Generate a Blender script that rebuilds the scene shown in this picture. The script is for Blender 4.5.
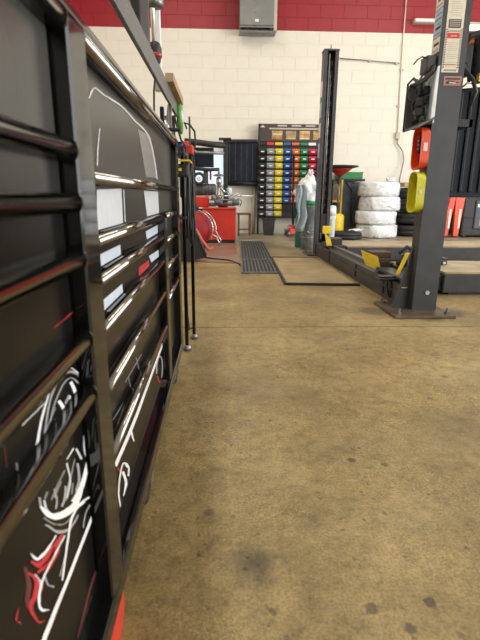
import bpy, bmesh, math, random
from mathutils import Vector, Matrix
random.seed(7)
for o in list(bpy.data.objects): bpy.data.objects.remove(o, do_unlink=True)
scn = bpy.context.scene
COL = scn.collection
PI = math.pi

# ---------------------------------------------------------------- camera
cam_d = bpy.data.cameras.new('camera'); cam = bpy.data.objects.new('camera', cam_d); COL.objects.link(cam)
scn.camera = cam
cam_d.sensor_fit = 'VERTICAL'; cam_d.sensor_height = 36.0
cam_d.lens = 36.0 * 460.0 / 640.0
cam_d.clip_start = 0.02; cam_d.clip_end = 200
cam_d.dof.use_dof = True; cam_d.dof.focus_distance = 2.4; cam_d.dof.aperture_fstop = 9.0
PITCH = math.atan(124 / 460.0); YAW = math.atan(20 / 460.0 * math.cos(PITCH)); ROLL = math.radians(0.4)
fwd = Vector((math.sin(YAW) * math.cos(PITCH), math.cos(YAW) * math.cos(PITCH), -math.sin(PITCH)))
right0 = Vector((math.cos(YAW), -math.sin(YAW), 0)); up0 = right0.cross(fwd)
rgt = right0 * math.cos(ROLL) + up0 * math.sin(ROLL); upv = -right0 * math.sin(ROLL) + up0 * math.cos(ROLL)
M = Matrix((rgt, upv, -fwd)).transposed().to_4x4(); M.translation = Vector((0, 0, 0.70))
cam.matrix_world = M

# ---------------------------------------------------------------- world (daylight outside the bay doors)
w = bpy.data.worlds.new('World'); scn.world = w; w.use_nodes = True
bg = w.node_tree.nodes['Background']; bg.inputs[0].default_value = (0.93, 0.97, 1.0, 1); bg.inputs[1].default_value = 2.2

# ---------------------------------------------------------------- large lights and exposure
scn.view_settings.view_transform = 'Standard'; scn.view_settings.look = 'None'
scn.view_settings.exposure = 0.0; scn.view_settings.gamma = 1.0; scn.view_settings.use_curve_mapping = False
def area(name, loc, rot, sx, sy, power, col):
    d = bpy.data.lights.new(name, 'AREA'); d.shape = 'RECTANGLE'; d.size = sx; d.size_y = sy; d.energy = power; d.color = col
    o = bpy.data.objects.new(name, d); COL.objects.link(o); o.location = loc; o.rotation_euler = rot; return o
# daylight entering through the open bay doors: one on the right wall, one behind the camera
area('bay_door_daylight', (8.4, 2.2, 2.0), (0, math.radians(90), 0), 3.6, 6.5, 560, (1.0, 0.98, 0.95))
area('rear_door_daylight', (5.3, -5.4, 2.0), (math.radians(90), 0, 0), 5.4, 3.6, 90, (1.0, 0.98, 0.95))
# ceiling tubes
for (lx, ly) in ((-0.8, 1.0), (3.4, 1.0), (-0.8, 5.6), (3.4, 5.6)):
    area('ceiling_tube_light', (lx, ly, 4.9), (0, 0, 0), 0.3, 2.4, 70 if ly < 3 else 86, (1.0, 0.95, 0.84))

# ---------------------------------------------------------------- helpers
def mat(name, col, rough=0.5, metal=0.0, var=0.0, scale=20.0, bump=0.0, coat=0.0, emit=None, alpha=1.0, trans=0.0, col2=None, bscale=None, spec=None):
    m = bpy.data.materials.new(name); m.use_nodes = True; nt = m.node_tree; b = nt.nodes['Principled BSDF']
    b.inputs['Roughness'].default_value = rough; b.inputs['Metallic'].default_value = metal
    b.inputs['Coat Weight'].default_value = coat; b.inputs['Coat Roughness'].default_value = 0.06
    if spec is not None: b.inputs['Specular IOR Level'].default_value = spec
    tc = nt.nodes.new('ShaderNodeTexCoord'); nz = nt.nodes.new('ShaderNodeTexNoise')
    nz.inputs['Scale'].default_value = scale; nz.inputs['Detail'].default_value = 6
    nt.links.new(tc.outputs['Object'], nz.inputs['Vector'])
    rp = nt.nodes.new('ShaderNodeValToRGB'); rp.color_ramp.elements[0].position = 0.35; rp.color_ramp.elements[1].position = 0.68
    c2 = col2 or tuple(min(1, c * (1 + var)) for c in col)
    c1 = col if col2 else tuple(c * (1 - var) for c in col)
    rp.color_ramp.elements[0].color = (*c1, 1); rp.color_ramp.elements[1].color = (*c2, 1)
    nt.links.new(nz.outputs['Fac'], rp.inputs['Fac']); nt.links.new(rp.outputs['Color'], b.inputs['Base Color'])
    if bump:
        n2 = nt.nodes.new('ShaderNodeTexNoise'); n2.inputs['Scale'].default_value = bscale or scale * 3; n2.inputs['Detail'].default_value = 5
        nt.links.new(tc.outputs['Object'], n2.inputs['Vector'])
        bp = nt.nodes.new('ShaderNodeBump'); bp.inputs['Strength'].default_value = bump; bp.inputs['Distance'].default_value = 0.01
        nt.links.new(n2.outputs['Fac'], bp.inputs['Height']); nt.links.new(bp.outputs['Normal'], b.inputs['Normal'])
    if emit: b.inputs['Emission Color'].default_value = (*emit[0], 1); b.inputs['Emission Strength'].default_value = emit[1]
    if trans: b.inputs['Transmission Weight'].default_value = trans
    if alpha < 1: b.inputs['Alpha'].default_value = alpha
    return m

class MB:
    """collects shapes, then links them as ONE mesh object"""
    def __init__(s): s.bm = bmesh.new(); s.mi = 0; s.smooth = []
    def _fin(s, fs, sm=False):
        for f in fs: f.material_index = s.mi; f.smooth = sm
        return s
    def box(s, a, b, bev=0.0, rot=None, piv=None):
        x0, y0, z0 = (min(a[i], b[i]) for i in range(3)); x1, y1, z1 = (max(a[i], b[i]) for i in range(3))
        if bev:
            t = bmesh.new(); bmesh.ops.create_cube(t, size=1.0)
            for v in t.verts: v.co = Vector(((x0 + x1) / 2 + v.co.x * (x1 - x0), (y0 + y1) / 2 + v.co.y * (y1 - y0), (z0 + z1) / 2 + v.co.z * (z1 - z0)))
            bmesh.ops.bevel(t, geom=list(t.edges), offset=bev, segments=2, affect='EDGES', profile=0.5)
            return s.merge(t, rot, piv)
        vs = [s.bm.verts.new(p) for p in ((x0,y0,z0),(x1,y0,z0),(x1,y1,z0),(x0,y1,z0),(x0,y0,z1),(x1,y0,z1),(x1,y1,z1),(x0,y1,z1))]
        if rot: 
            c = Vector(piv) if piv else Vector(((x0+x1)/2,(y0+y1)/2,(z0+z1)/2))
            for v in vs: v.co = c + rot @ (v.co - c)
        fs = [s.bm.faces.new([vs[i] for i in q]) for q in ((3,2,1,0),(4,5,6,7),(0,1,5,4),(1,2,6,5),(2,3,7,6),(3,0,4,7))]
        return s._fin(fs)
    def merge(s, t, rot=None, piv=None, sm=False):
        if rot:
            c = Vector(piv) if piv else sum((v.co for v in t.verts), Vector()) / len(t.verts)
            for v in t.verts: v.co = c + rot @ (v.co - c)
        mp = {v: s.bm.verts.new(v.co) for v in t.verts}; fs = []
        for f in t.faces: fs.append(s.bm.faces.new([mp[v] for v in f.verts]))
        t.free(); return s._fin(fs, sm)
    def prism(s, prof, axis, a, b):
        """profile polygon (2D, the two other axes in xyz order) extruded along axis from a to b"""
        def P(p, t):
            return {'x': (t, p[0], p[1]), 'y': (p[0], t, p[1]), 'z': (p[0], p[1], t)}[axis]
        A = [s.bm.verts.new(P(p, a)) for p in prof]; B = [s.bm.verts.new(P(p, b)) for p in prof]; n = len(prof)
        fs = [s.bm.faces.new(A[::-1]), s.bm.faces.new(B)]
        for i in range(n): fs.append(s.bm.faces.new((A[i], A[(i+1) % n], B[(i+1) % n], B[i])))
        return s._fin(fs)
    def tube(s, pts, r, n=8, close=False, caps=True):
        pts = [Vector(p) for p in pts]; m = len(pts); rs = r if isinstance(r, (list, tuple)) else [r] * m
        rings = []; up = Vector((0, 0, 1)); prev = None
        for i, p in enumerate(pts):
            if close: d = pts[(i+1) % m] - pts[i-1]
            else: d = pts[min(m-1, i+1)] - pts[max(0, i-1)]
            d.normalize()
            if prev is None:
                ref = up if abs(d.z) < 0.9 else Vector((1, 0, 0)); u = d.cross(ref).normalized()
            else:
                u = prev - d * prev.dot(d); u.normalize()
            prev = u; v = d.cross(u)
            rings.append([s.bm.verts.new(p + (u * math.cos(2*PI*k/n) + v * math.sin(2*PI*k/n)) * rs[i]) for k in range(n)])
        fs = []
        for i in range(m if close else m - 1):
            A, B = rings[i], rings[(i+1) % m]
            for k in range(n): fs.append(s.bm.faces.new((A[k], A[(k+1) % n], B[(k+1) % n], B[k])))
        s._fin(fs, True)
        if caps and not close: s._fin([s.bm.faces.new(rings[0][::-1]), s.bm.faces.new(rings[-1])])
        return s
    def lathe(s, prof, c, n=24, axis='z', sm=True, sy=1.0):
        """prof: list of (radius, height) revolved round an axis through c"""
        c = Vector(c); rings = []
        for (r, h) in prof:
            ring = []
            for k in range(n):
                a = 2*PI*k/n; ca, sa = math.cos(a) * r, math.sin(a) * r * sy
                ring.append(s.bm.verts.new(c + Vector({'z': (ca, sa, h), 'x': (h, ca, sa), 'y': (ca, h, sa)}[axis])))
            rings.append(ring)
        fs = []
        for A, B in zip(rings, rings[1:]):
            for k in range(n): fs.append(s.bm.faces.new((A[k], A[(k+1) % n], B[(k+1) % n], B[k])))
        s._fin(fs, sm)
        if prof[0][0] > 1e-4: s._fin([s.bm.faces.new(rings[0][::-1])])
        if prof[-1][0] > 1e-4: s._fin([s.bm.faces.new(rings[-1])])
        return s
    def poly(s, pts):
        return s._fin([s.bm.faces.new([s.bm.verts.new(p) for p in pts])])
    def m(s, i): s.mi = i; return s
    def mesh(s, name, mats):
        bmesh.ops.recalc_face_normals(s.bm, faces=list(s.bm.faces))
        me = bpy.data.meshes.new(name); s.bm.to_mesh(me); s.bm.free()
        for x in (mats if isinstance(mats, (list, tuple)) else [mats]): me.materials.append(x)
        return me
    def build(s, name, mats, parent=None):
        o = bpy.data.objects.new(name, s.mesh(name, mats)); COL.objects.link(o)
        if parent: o.parent = parent; o.matrix_parent_inverse = Matrix.Translation(-wloc(parent))
        return o
def wloc(o):
    v = Vector(o.location)
    while o.parent: v = v + o.matrix_parent_inverse.translation + o.parent.location; o = o.parent
    return v
def put(name, me, parent=None, loc=(0, 0, 0)):
    o = bpy.data.objects.new(name, me); COL.objects.link(o); o.location = loc
    if parent: o.parent = parent; o.matrix_parent_inverse = Matrix.Translation(-wloc(parent))
    return o
def tag(o, label=None, cat=None, group=None, kind=None):
    if label: o['label'] = label
    if cat: o['category'] = cat
    if group: o['group'] = group
    if kind: o['kind'] = kind
    return o
def thing(name, loc, label, cat, group=None):
    o = bpy.data.objects.new(name, None); COL.objects.link(o); o.location = loc; o.empty_display_size = 0.05
    return tag(o, label, cat, group)
def arc(c, r, a0, a1, n=12, plane='yz', rz=None):
    rz = rz or r; out = []
    for i in range(n + 1):
        a = math.radians(a0 + (a1 - a0) * i / n); p, q = math.cos(a) * r, math.sin(a) * rz
        out.append({'yz': (c[0], c[1] + p, c[2] + q), 'xz': (c[0] + p, c[1], c[2] + q), 'xy': (c[0] + p, c[1] + q, c[2])}[plane])
    return out
def rrect(w, h, r, n=4):
    """rounded rectangle outline centred on 0"""
    out = []
    for cx, cy, a0 in ((w/2-r, h/2-r, 0), (-w/2+r, h/2-r, 90), (-w/2+r, -h/2+r, 180), (w/2-r, -h/2+r, 270)):
        for i in range(n + 1):
            a = math.radians(a0 + 90 * i / n); out.append((cx + r*math.cos(a), cy + r*math.sin(a)))
    return out
def rotz(a): return Matrix.Rotation(math.radians(a), 3, 'Z')

# ---------------------------------------------------------------- materials
K = {}
K['black_gloss'] = mat('black gloss enamel', (0.006, 0.006, 0.007), 0.10, 0, 0.1, 8)
K['pull'] = mat('dark chrome pull', (0.24, 0.225, 0.21), 0.09, 1.0, 0.1, 30)
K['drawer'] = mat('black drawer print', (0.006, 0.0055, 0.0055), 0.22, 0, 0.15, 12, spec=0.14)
K['drawer_grey'] = mat('grey drawer front', (0.050, 0.049, 0.048), 0.24, 0, 0.25, 3, spec=0.3)  # top drawers have a lighter base grey than those below
K['drawer_dim'] = mat('dim grey drawer front', (0.022, 0.0215, 0.022), 0.22, 0, 0.2, 4, spec=0.25)
K['post'] = mat('black cabinet frame', (0.006, 0.006, 0.006), 0.07, 0, 0.1, 30, spec=0.75)
for n, c in dict(white=(0.85,0.86,0.88), pale=(0.62,0.65,0.70), ice=(0.60,0.68,0.78), mist=(0.20,0.20,0.21), grey=(0.34,0.35,0.37), red=(0.50,0.02,0.04), maroon=(0.10,0.02,0.03)).items():
    K['g_' + n] = mat('graphic ' + n, c, 0.3, 0, 0.05, 40, coat=0.3)
K['wall_white'] = mat('cream painted block', (0.74, 0.71, 0.63), 0.6, 0, 0.035, 2.5, bump=0.12, bscale=60)
K['wall_red'] = mat('red painted block', (0.30, 0.011, 0.022), 0.5, 0, 0.08, 2.5, bump=0.12, bscale=60)
K['mortar'] = mat('painted joint', (0.73, 0.69, 0.60), 0.7, 0, 0.05, 10)
K['mortar_red'] = mat('red painted joint', (0.27, 0.010, 0.02), 0.7, 0, 0.05, 10)
K['ceil'] = mat('ceiling paint', (0.62, 0.60, 0.55), 0.8)
K['lift'] = mat('charcoal lift paint', (0.040, 0.042, 0.047), 0.42, 0, 0.16, 9, bump=0.05)
K['lift_dark'] = mat('dark lift interior', (0.018, 0.019, 0.021), 0.5, 0, 0.2, 20)
K['yellow'] = mat('yellow guard paint', (0.78, 0.56, 0.02), 0.4, 0, 0.12, 25)
K['rubber'] = mat('black rubber', (0.016, 0.016, 0.018), 0.55, 0, 0.25, 30, bump=0.1)
K['brown'] = mat('brown rubber block', (0.09, 0.055, 0.035), 0.7, 0, 0.3, 40, bump=0.2)
K['steel'] = mat('bright steel', (0.55, 0.55, 0.55), 0.25, 1.0, 0.15, 30)
K['dull_steel'] = mat('dull steel', (0.22, 0.22, 0.23), 0.4, 0.8, 0.25, 18, bump=0.1)
K['hammer'] = mat('grey hammertone', (0.13, 0.13, 0.135), 0.45, 0.1, 0.6, 170, bump=0.4, bscale=200)
K['machine_red'] = mat('machine red', (0.60, 0.035, 0.02), 0.35, 0, 0.1, 8, coat=0.2)
K['dark_red'] = mat('worn red', (0.36, 0.012, 0.02), 0.4, 0, 0.2, 15)
K['machine_grey'] = mat('machine grey', (0.10, 0.105, 0.115), 0.45, 0.1, 0.3, 14)
K['wood'] = mat('raw timber', (0.36, 0.25, 0.14), 0.6, 0, 0.2, 14, bump=0.1)
K['green'] = mat('green plastic', (0.015, 0.22, 0.05), 0.4, 0, 0.2, 30)
K['lime'] = mat('lime green tape', (0.07, 0.27, 0.05), 0.4, 0, 0.15, 30)
K['blue'] = mat('blue plastic', (0.02, 0.06, 0.22), 0.4, 0, 0.15, 30)
K['charcoal'] = mat('blue-black sheet', (0.012, 0.016, 0.026), 0.42, 0, 0.2, 6, spec=0.2)
K['slate'] = mat('slate blue plastic', (0.05, 0.065, 0.085), 0.5, 0, 0.2, 12)
K['white_plastic'] = mat('white plastic', (0.75, 0.77, 0.78), 0.35, 0, 0.06, 20)
K['ice_plastic'] = mat('pale blue plastic', (0.58, 0.70, 0.76), 0.35, 0, 0.1, 20)
K['heater'] = mat('grey heater case', (0.22, 0.225, 0.215), 0.45, 0.2, 0.08, 6)
K['beige'] = mat('beige metal', (0.50, 0.46, 0.38), 0.5, 0, 0.08, 10)
K['paper'] = mat('label paper', (0.74, 0.69, 0.58), 0.55, 0, 0.06, 60)
K['ink'] = mat('black print', (0.02, 0.02, 0.02), 0.5)
K['pale_ink'] = mat('fine grey print', (0.50, 0.47, 0.39), 0.6)
K['red_ink'] = mat('red print', (0.65, 0.03, 0.02), 0.5)
K['pink'] = mat('faded pink label', (0.42, 0.20, 0.16), 0.5, 0, 0.1, 40)
K['label_blue'] = mat('pale blue label', (0.42, 0.52, 0.64), 0.5, 0, 0.12, 30)
K['print_blue'] = mat('blue print', (0.04, 0.17, 0.38), 0.5)
K['orange'] = mat('orange plastic', (0.75, 0.07, 0.02), 0.4, 0, 0.08, 20)
K['acid'] = mat('acid yellow plastic', (0.58, 0.56, 0.02), 0.4, 0, 0.1, 20)
K['brass'] = mat('brass fitting', (0.45, 0.30, 0.09), 0.3, 0.9, 0.2, 40)
K['deck'] = mat('worn tan deck', (0.34, 0.27, 0.17), 0.5, 0, 0.25, 5, bump=0.1)
K['galv'] = mat('galvanised can', (0.20, 0.22, 0.23), 0.5, 0.25, 0.35, 16)
K['cardboard'] = mat('cardboard', (0.42, 0.29, 0.16), 0.7, 0, 0.1, 10)

# ---------------------------------------------------------------- floor
def floor_mat():
    m = bpy.data.materials.new('worn tan concrete'); m.use_nodes = True; nt = m.node_tree; L = nt.links.new; b = nt.nodes['Principled BSDF']
    geo = nt.nodes.new('ShaderNodeNewGeometry'); P = geo.outputs['Position']
    def noise(s, d=6, r=0.55):
        n = nt.nodes.new('ShaderNodeTexNoise'); n.inputs['Scale'].default_value = s; n.inputs['Detail'].default_value = d; n.inputs['Roughness'].default_value = r
        L(P, n.inputs['Vector']); return n.outputs['Fac']
    def ramp(f, stops):
        r = nt.nodes.new('ShaderNodeValToRGB'); e = r.color_ramp.elements
        while len(e) < len(stops): e.new(0.5)
        for el, (p, c) in zip(e, stops): el.position = p; el.color = (*c, 1) if len(c) == 3 else c
        L(f, r.inputs['Fac']); return r.outputs['Color']
    def mix(a, c, f, mode='MIX'):
        x = nt.nodes.new('ShaderNodeMix'); x.data_type = 'RGBA'; x.blend_type = mode
        if isinstance(f, float): x.inputs[0].default_value = f
        else: L(f, x.inputs[0])
        for i, v in ((6, a), (7, c)):
            if isinstance(v, tuple): x.inputs[i].default_value = (*v, 1)
            else: L(v, x.inputs[i])
        return x.outputs[2]
    def g(v): return (v, v, v)
    base = ramp(noise(1.3, 8, 0.6), [(0.32, (0.175, 0.120, 0.043)), (0.50, (0.250, 0.180, 0.072)), (0.68, (0.335, 0.255, 0.120))])
    c = mix(base, ramp(noise(22, 8, 0.7), [(0.34, g(0.58)), (0.50, g(1.0)), (0.66, g(1.25))]), 0.85, 'MULTIPLY')
    c = mix(c, ramp(noise(4.2, 7, 0.65), [(0.32, g(0.72)), (0.5, g(1.0)), (0.68, g(1.2))]), 0.9, 'MULTIPLY')
    c = mix(c, ramp(noise(150, 4, 0.6), [(0.36, g(0.70)), (0.5, g(1.0)), (0.64, g(1.22))]), 0.85, 'MULTIPLY')
    # grey-green scuffed areas
    c = mix(c, (0.21, 0.175, 0.095), ramp(noise(0.9, 4, 0.5), [(0.5, g(0)), (0.66, g(0.5))]))
    # bluish worn area by the left machine and the wall
    # chips and pits, warped voronoi
    def pits(sc, th, dens, off):
        wn = nt.nodes.new('ShaderNodeTexNoise'); wn.inputs['Scale'].default_value = sc * 3.2; wn.inputs['Detail'].default_value = 3; L(P, wn.inputs['Vector'])
        va = nt.nodes.new('ShaderNodeVectorMath'); va.operation = 'MULTIPLY_ADD'; L(wn.outputs['Color'], va.inputs[0]); va.inputs[1].default_value = (0.55/sc,)*3; 
        ad = nt.nodes.new('ShaderNodeVectorMath'); ad.operation = 'ADD'; ad.inputs[1].default_value = (off, off*1.7, 0); L(P, ad.inputs[0]); L(ad.outputs[0], va.inputs[2])
        fl = nt.nodes.new('ShaderNodeVectorMath'); fl.operation = 'MULTIPLY'; fl.inputs[1].default_value = (1, 1, 0); L(va.outputs[0], fl.inputs[0])
        v = nt.nodes.new('ShaderNodeTexVoronoi'); v.inputs['Scale'].default_value = sc; L(fl.outputs[0], v.inputs['Vector'])
        d = nt.nodes.new('ShaderNodeMapRange'); d.inputs[1].default_value = th; d.inputs[2].default_value = th * 0.55; L(v.outputs['Distance'], d.inputs[0])
        sp = nt.nodes.new('ShaderNodeSeparateColor'); L(v.outputs['Color'], sp.inputs[0])
        gt = nt.nodes.new('ShaderNodeMath'); gt.operation = 'GREATER_THAN'; gt.inputs[1].default_value = 1 - dens; L(sp.outputs[0], gt.inputs[0])
        mu = nt.nodes.new('ShaderNodeMath'); mu.operation = 'MULTIPLY'; L(d.outputs[0], mu.inputs[0]); L(gt.outputs[0], mu.inputs[1])
        return mu.outputs[0]
    def sc_(f, k):
        mm = nt.nodes.new('ShaderNodeMath'); mm.operation = 'MULTIPLY'; mm.inputs[1].default_value = k; L(f, mm.inputs[0]); return mm.outputs[0]
    p1, p2, p3 = pits(14, 0.15, 0.26, 3.1), pits(38, 0.25, 0.26, 9.7), pits(40, 0.34, 0.55, 5.3)
    c = mix(c, (0.085, 0.058, 0.028), sc_(p1, 0.8)); c = mix(c, (0.15, 0.105, 0.05), sc_(p2, 0.85)); wn2 = nt.nodes.new('ShaderNodeTexNoise'); wn2.inputs['Scale'].default_value = 62; wn2.inputs['Detail'].default_value = 3; wn2.inputs['Distortion'].default_value = 1.6; L(P, wn2.inputs['Vector'])
    rid = ramp(wn2.outputs['Fac'], [(0.0, g(0)), (0.54, g(0)), (0.565, g(1)), (0.60, g(0))])
    dens = ramp(noise(3.1, 4, 0.6), [(0.44, g(0.12)), (0.60, g(1))])
    rm = mix(rid, dens, 1.0, 'MULTIPLY'); rb = nt.nodes.new('ShaderNodeRGBToBW'); L(rm, rb.inputs[0])
    c = mix(c, (0.52, 0.38, 0.17), sc_(rb.outputs[0], 0.85))
    c = mix(c, (0.50, 0.38, 0.18), sc_(p3, 0.14))
    sy = nt.nodes.new('ShaderNodeSeparateXYZ'); L(P, sy.inputs[0])
    fr = nt.nodes.new('ShaderNodeMapRange'); fr.inputs[1].default_value = 5.0; fr.inputs[2].default_value = 7.5; fr.inputs[4].default_value = 0.75; L(sy.outputs[1], fr.inputs[0])
    c = mix(c, ramp(noise(2.2, 6, 0.6), [(0.35, (0.13, 0.11, 0.085)), (0.5, (0.27, 0.235, 0.18)), (0.65, (0.42, 0.40, 0.36))]), fr.outputs[0])
    # named oil spots
    def spot(x, y, r, k, soft):
        nonlocal c
        wn = nt.nodes.new('ShaderNodeTexNoise'); wn.inputs['Scale'].default_value = 1.3 / r; wn.inputs['Detail'].default_value = 5; L(P, wn.inputs['Vector'])
        va = nt.nodes.new('ShaderNodeVectorMath'); va.operation = 'MULTIPLY_ADD'; L(wn.outputs['Color'], va.inputs[0]); va.inputs[1].default_value = (r*1.3,)*3; L(P, va.inputs[2])
        fl = nt.nodes.new('ShaderNodeVectorMath'); fl.operation = 'MULTIPLY'; fl.inputs[1].default_value = (1, 1, 0); L(va.outputs[0], fl.inputs[0])
        di = nt.nodes.new('ShaderNodeVectorMath'); di.operation = 'DISTANCE'; L(fl.outputs[0], di.inputs[0]); di.inputs[1].default_value = (x + r*0.65, y + r*0.65, 0)
        mr = nt.nodes.new('ShaderNodeMapRange'); mr.inputs[1].default_value = r; mr.inputs[2].default_value = r * soft; mr.inputs[4].default_value = k; L(di.outputs['Value'], mr.inputs[0])
        c = mix(c, (0.06, 0.045, 0.028), mr.outputs[0])
    for a in ((0.06, 0.745, 0.065, 0.8, 0.1), (0.045, 0.735, 0.006, 0.9, 0.6), (0.07, 0.745, 0.005, 0.9, 0.6), (0.05, 0.765, 0.005, 0.9, 0.6), (0.358, 1.109, 0.013, 0.8, 0.7), (0.371, 0.65, 0.013, 0.85, 0.7), (0.262, 0.64, 0.015, 0.7, 0.7), (0.315, 0.60, 0.012, 0.75, 0.7),
              (-0.03, 0.905, 0.014, 0.6, 0.6), (0.44, 1.085, 0.012, 0.7, 0.7), (1.42, 2.74, 0.16, 0.75, 0.5), (0.95, 2.80, 0.12, 0.7, 0.5), (1.25, 2.62, 0.10, 0.6, 0.4), (1.75, 2.72, 0.05, 0.6, 0.5), (0.57, 6.9, 0.5, 0.35, 0.3), (0.3, 8.3, 0.5, 0.4, 0.2), (1.4, 7.6, 0.35, 0.4, 0.3),
              (-0.05, 1.9, 0.10, 0.35, 0.2), (0.05, 1.55, 0.12, 0.3, 0.2), (0.75, 1.5, 0.012, 0.7, 0.6), (0.9, 1.7, 0.014, 0.7, 0.6)):
        spot(*a)
    L(c, b.inputs['Base Color'])
    b.inputs['Roughness'].default_value = 0.42; b.inputs['Specular IOR Level'].default_value = 0.4
    rr = nt.nodes.new('ShaderNodeMapRange'); rr.inputs[3].default_value = 0.34; rr.inputs[4].default_value = 0.62; L(noise(6, 6, 0.6), rr.inputs[0]); L(rr.outputs[0], b.inputs['Roughness'])
    bp = nt.nodes.new('ShaderNodeBump'); bp.inputs['Strength'].default_value = 0.35; bp.inputs['Distance'].default_value = 0.004
    sm = nt.nodes.new('ShaderNodeMath'); sm.operation = 'SUBTRACT'; L(noise(70, 8, 0.7), sm.inputs[0]); L(p1, sm.inputs[1])
    sm2 = nt.nodes.new('ShaderNodeMath'); sm2.operation = 'SUBTRACT'; L(sm.outputs[0], sm2.inputs[0]); L(p2, sm2.inputs[1])
    L(sm2.outputs[0], bp.inputs['Height']); L(bp.outputs['Normal'], b.inputs['Normal'])
    return m
FM = floor_mat()
fl = MB().box((-3.4, -5.6, -0.16), (8.7, 9.3, -0.012)).build('floor', K['rubber']); tag(fl, kind='structure')
sl = MB().box((-3.4, -5.6, -0.012), (8.7, 2.436, 0), 0).build('floor_slab', FM, fl)
sl = MB().box((-3.4, 2.445, -0.012), (8.7, 9.3, 0), 0).build('floor_slab', FM, fl)

# ---------------------------------------------------------------- walls
XL, XR, YB, YF, ZC = -3.2, 8.5, 9.05, -5.5, 5.0
RH = 3.5 / 17; BW = 0.412
wb = tag(MB().box((XL - 0.2, YB + 0.004, -0.01), (XR + 0.2, YB + 0.2, 3.5)).build('wall_back', K['mortar']), kind='structure')
MB().box((XL - 0.2, YB + 0.004, 3.5), (XR + 0.2, YB + 0.2, ZC)).build('upper_wall', K['mortar_red'], wb)
def block(bm_, x0, x1, z0, z1):
    j = 0.002; c = 0.002; y0, y1 = YB, YB + 0.01
    a = [(x0+j, y1, z0+j), (x1-j, y1, z0+j), (x1-j, y1, z1-j), (x0+j, y1, z1-j)]; f = [(x0+j+c, y0, z0+j+c), (x1-j-c, y0, z0+j+c), (x1-j-c, y0, z1-j-c), (x0+j+c, y0, z1-j-c)]
    bm_.poly(f)
    for i in range(4): bm_.poly((a[i], a[(i+1) % 4], f[(i+1) % 4], f[i]))
mw = MB(); block(mw, 0, BW, 0, RH); mw = mw.mesh('block', K['wall_white'])
mr_ = MB(); block(mr_, 0, BW, 0, RH); mr_ = mr_.mesh('block', K['wall_red'])
rw, rr_ = MB(), MB(); cnt = 0
for r in range(24):
    for k in range(-1, 29):
        x0 = XL + k * BW + (BW / 2 if r % 2 else 0); x1 = x0 + BW; z0 = r * RH
        cx = (x0 + x1) / 2; cz = z0 + RH / 2
        if x1 < XL or x0 > XR or z0 > ZC: continue
        vis = z0 > 1.6 and cz < 4.02 and cx > -2.4 + 0.0 and cx < 4.9 or (0.3 < cz <= 1.7 and (0.2 < cx < 0.8 or 2.2 < cx < 3.7)) or (1.2 < cz <= 1.7 and -0.5 < cx < 4.9)
        if vis and cnt < 300:
            put('block', mr_ if r >= 17 else mw, wb, (x0, 0, z0)); cnt += 1
        else: block(rr_ if r >= 17 else rw, max(x0, XL), min(x1, XR), z0, min(z0 + RH, ZC))
for m_, kk in ((rw, 'wall_white'), (rr_, 'wall_red')): tag(m_.build('block', K[kk], wb), kind='stuff')
wl = MB(); wl.box((XL - 0.2, YF - 0.2, -0.01), (XL, YB, 3.5)); tag(wl.build('wall_left', K['wall_white']), kind='structure')
o = tag(MB().box((XL - 0.2, YF - 0.2, 3.5), (XL, YB, ZC)).build('trim_1', K['wall_red']), kind='structure')
wr = MB().box((XR, YF - 0.2, -0.01), (XR + 0.2, -1.2, ZC)).box((XR, 5.6, -0.01), (XR + 0.2, YB, ZC)).box((XR, -1.2, 3.9), (XR + 0.2, 5.6, ZC)); tag(wr.build('wall_right', K['wall_white']), kind='structure')
wf = MB().box((XL - 0.2, YF - 0.2, -0.01), (2.5, YF, ZC)).box((8.1, YF - 0.2, -0.01), (XR, YF, ZC)).box((2.5, YF - 0.2, 3.9), (8.1, YF, ZC)); tag(wf.build('wall_rear', K['wall_white']), kind='structure')
tag(MB().box((XL - 0.2, YF - 0.2, ZC), (XR + 0.2, YB + 0.2, ZC + 0.1)).build('ceiling', K['ceil']), kind='structure')

# ---------------------------------------------------------------- on the back wall
t = thing('unit_heater', (0.64, 8.9, 3.36), 'grey metal unit heater mounted high on the red wall band', 'heater')
MB().box((0.325, 8.72, 3.47), (0.90, 8.995, 4.35), 0.01).build('case', K['heater'], t)
MB().box((0.90, 8.74, 3.40), (0.955, 8.995, 4.35), 0.006).build('side_panel', K['beige'], t)
MB().box((0.335, 8.76, 3.45), (0.90, 8.80, 3.475)).build('lip', K['steel'], t)
lv = MB().box((0.325, 8.80, 3.385), (0.945, 8.995, 3.395)).box((0.325, 8.72, 3.37), (0.955, 8.745, 3.39)); lv.build('drip_tray', K['dull_steel'], t)
for i in range(5): MB().box((0.35 + i * .105, 8.82, 3.40), (0.43 + i * .105, 8.90, 3.455), rot=Matrix.Rotation(0.5, 3, 'X')).build('louvre', K['dull_steel'], t)
MB().box((0.585, 8.714, 3.52), (0.645, 8.722, 3.56)).build('rating_plate', K['white_plastic'], t)
for x in (0.46, 0.59): MB().lathe([(0.012, 0), (0.012, 0.01)], (x, 8.712, 3.66), 10, 'y').build('screw', K['steel'], t)

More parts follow.
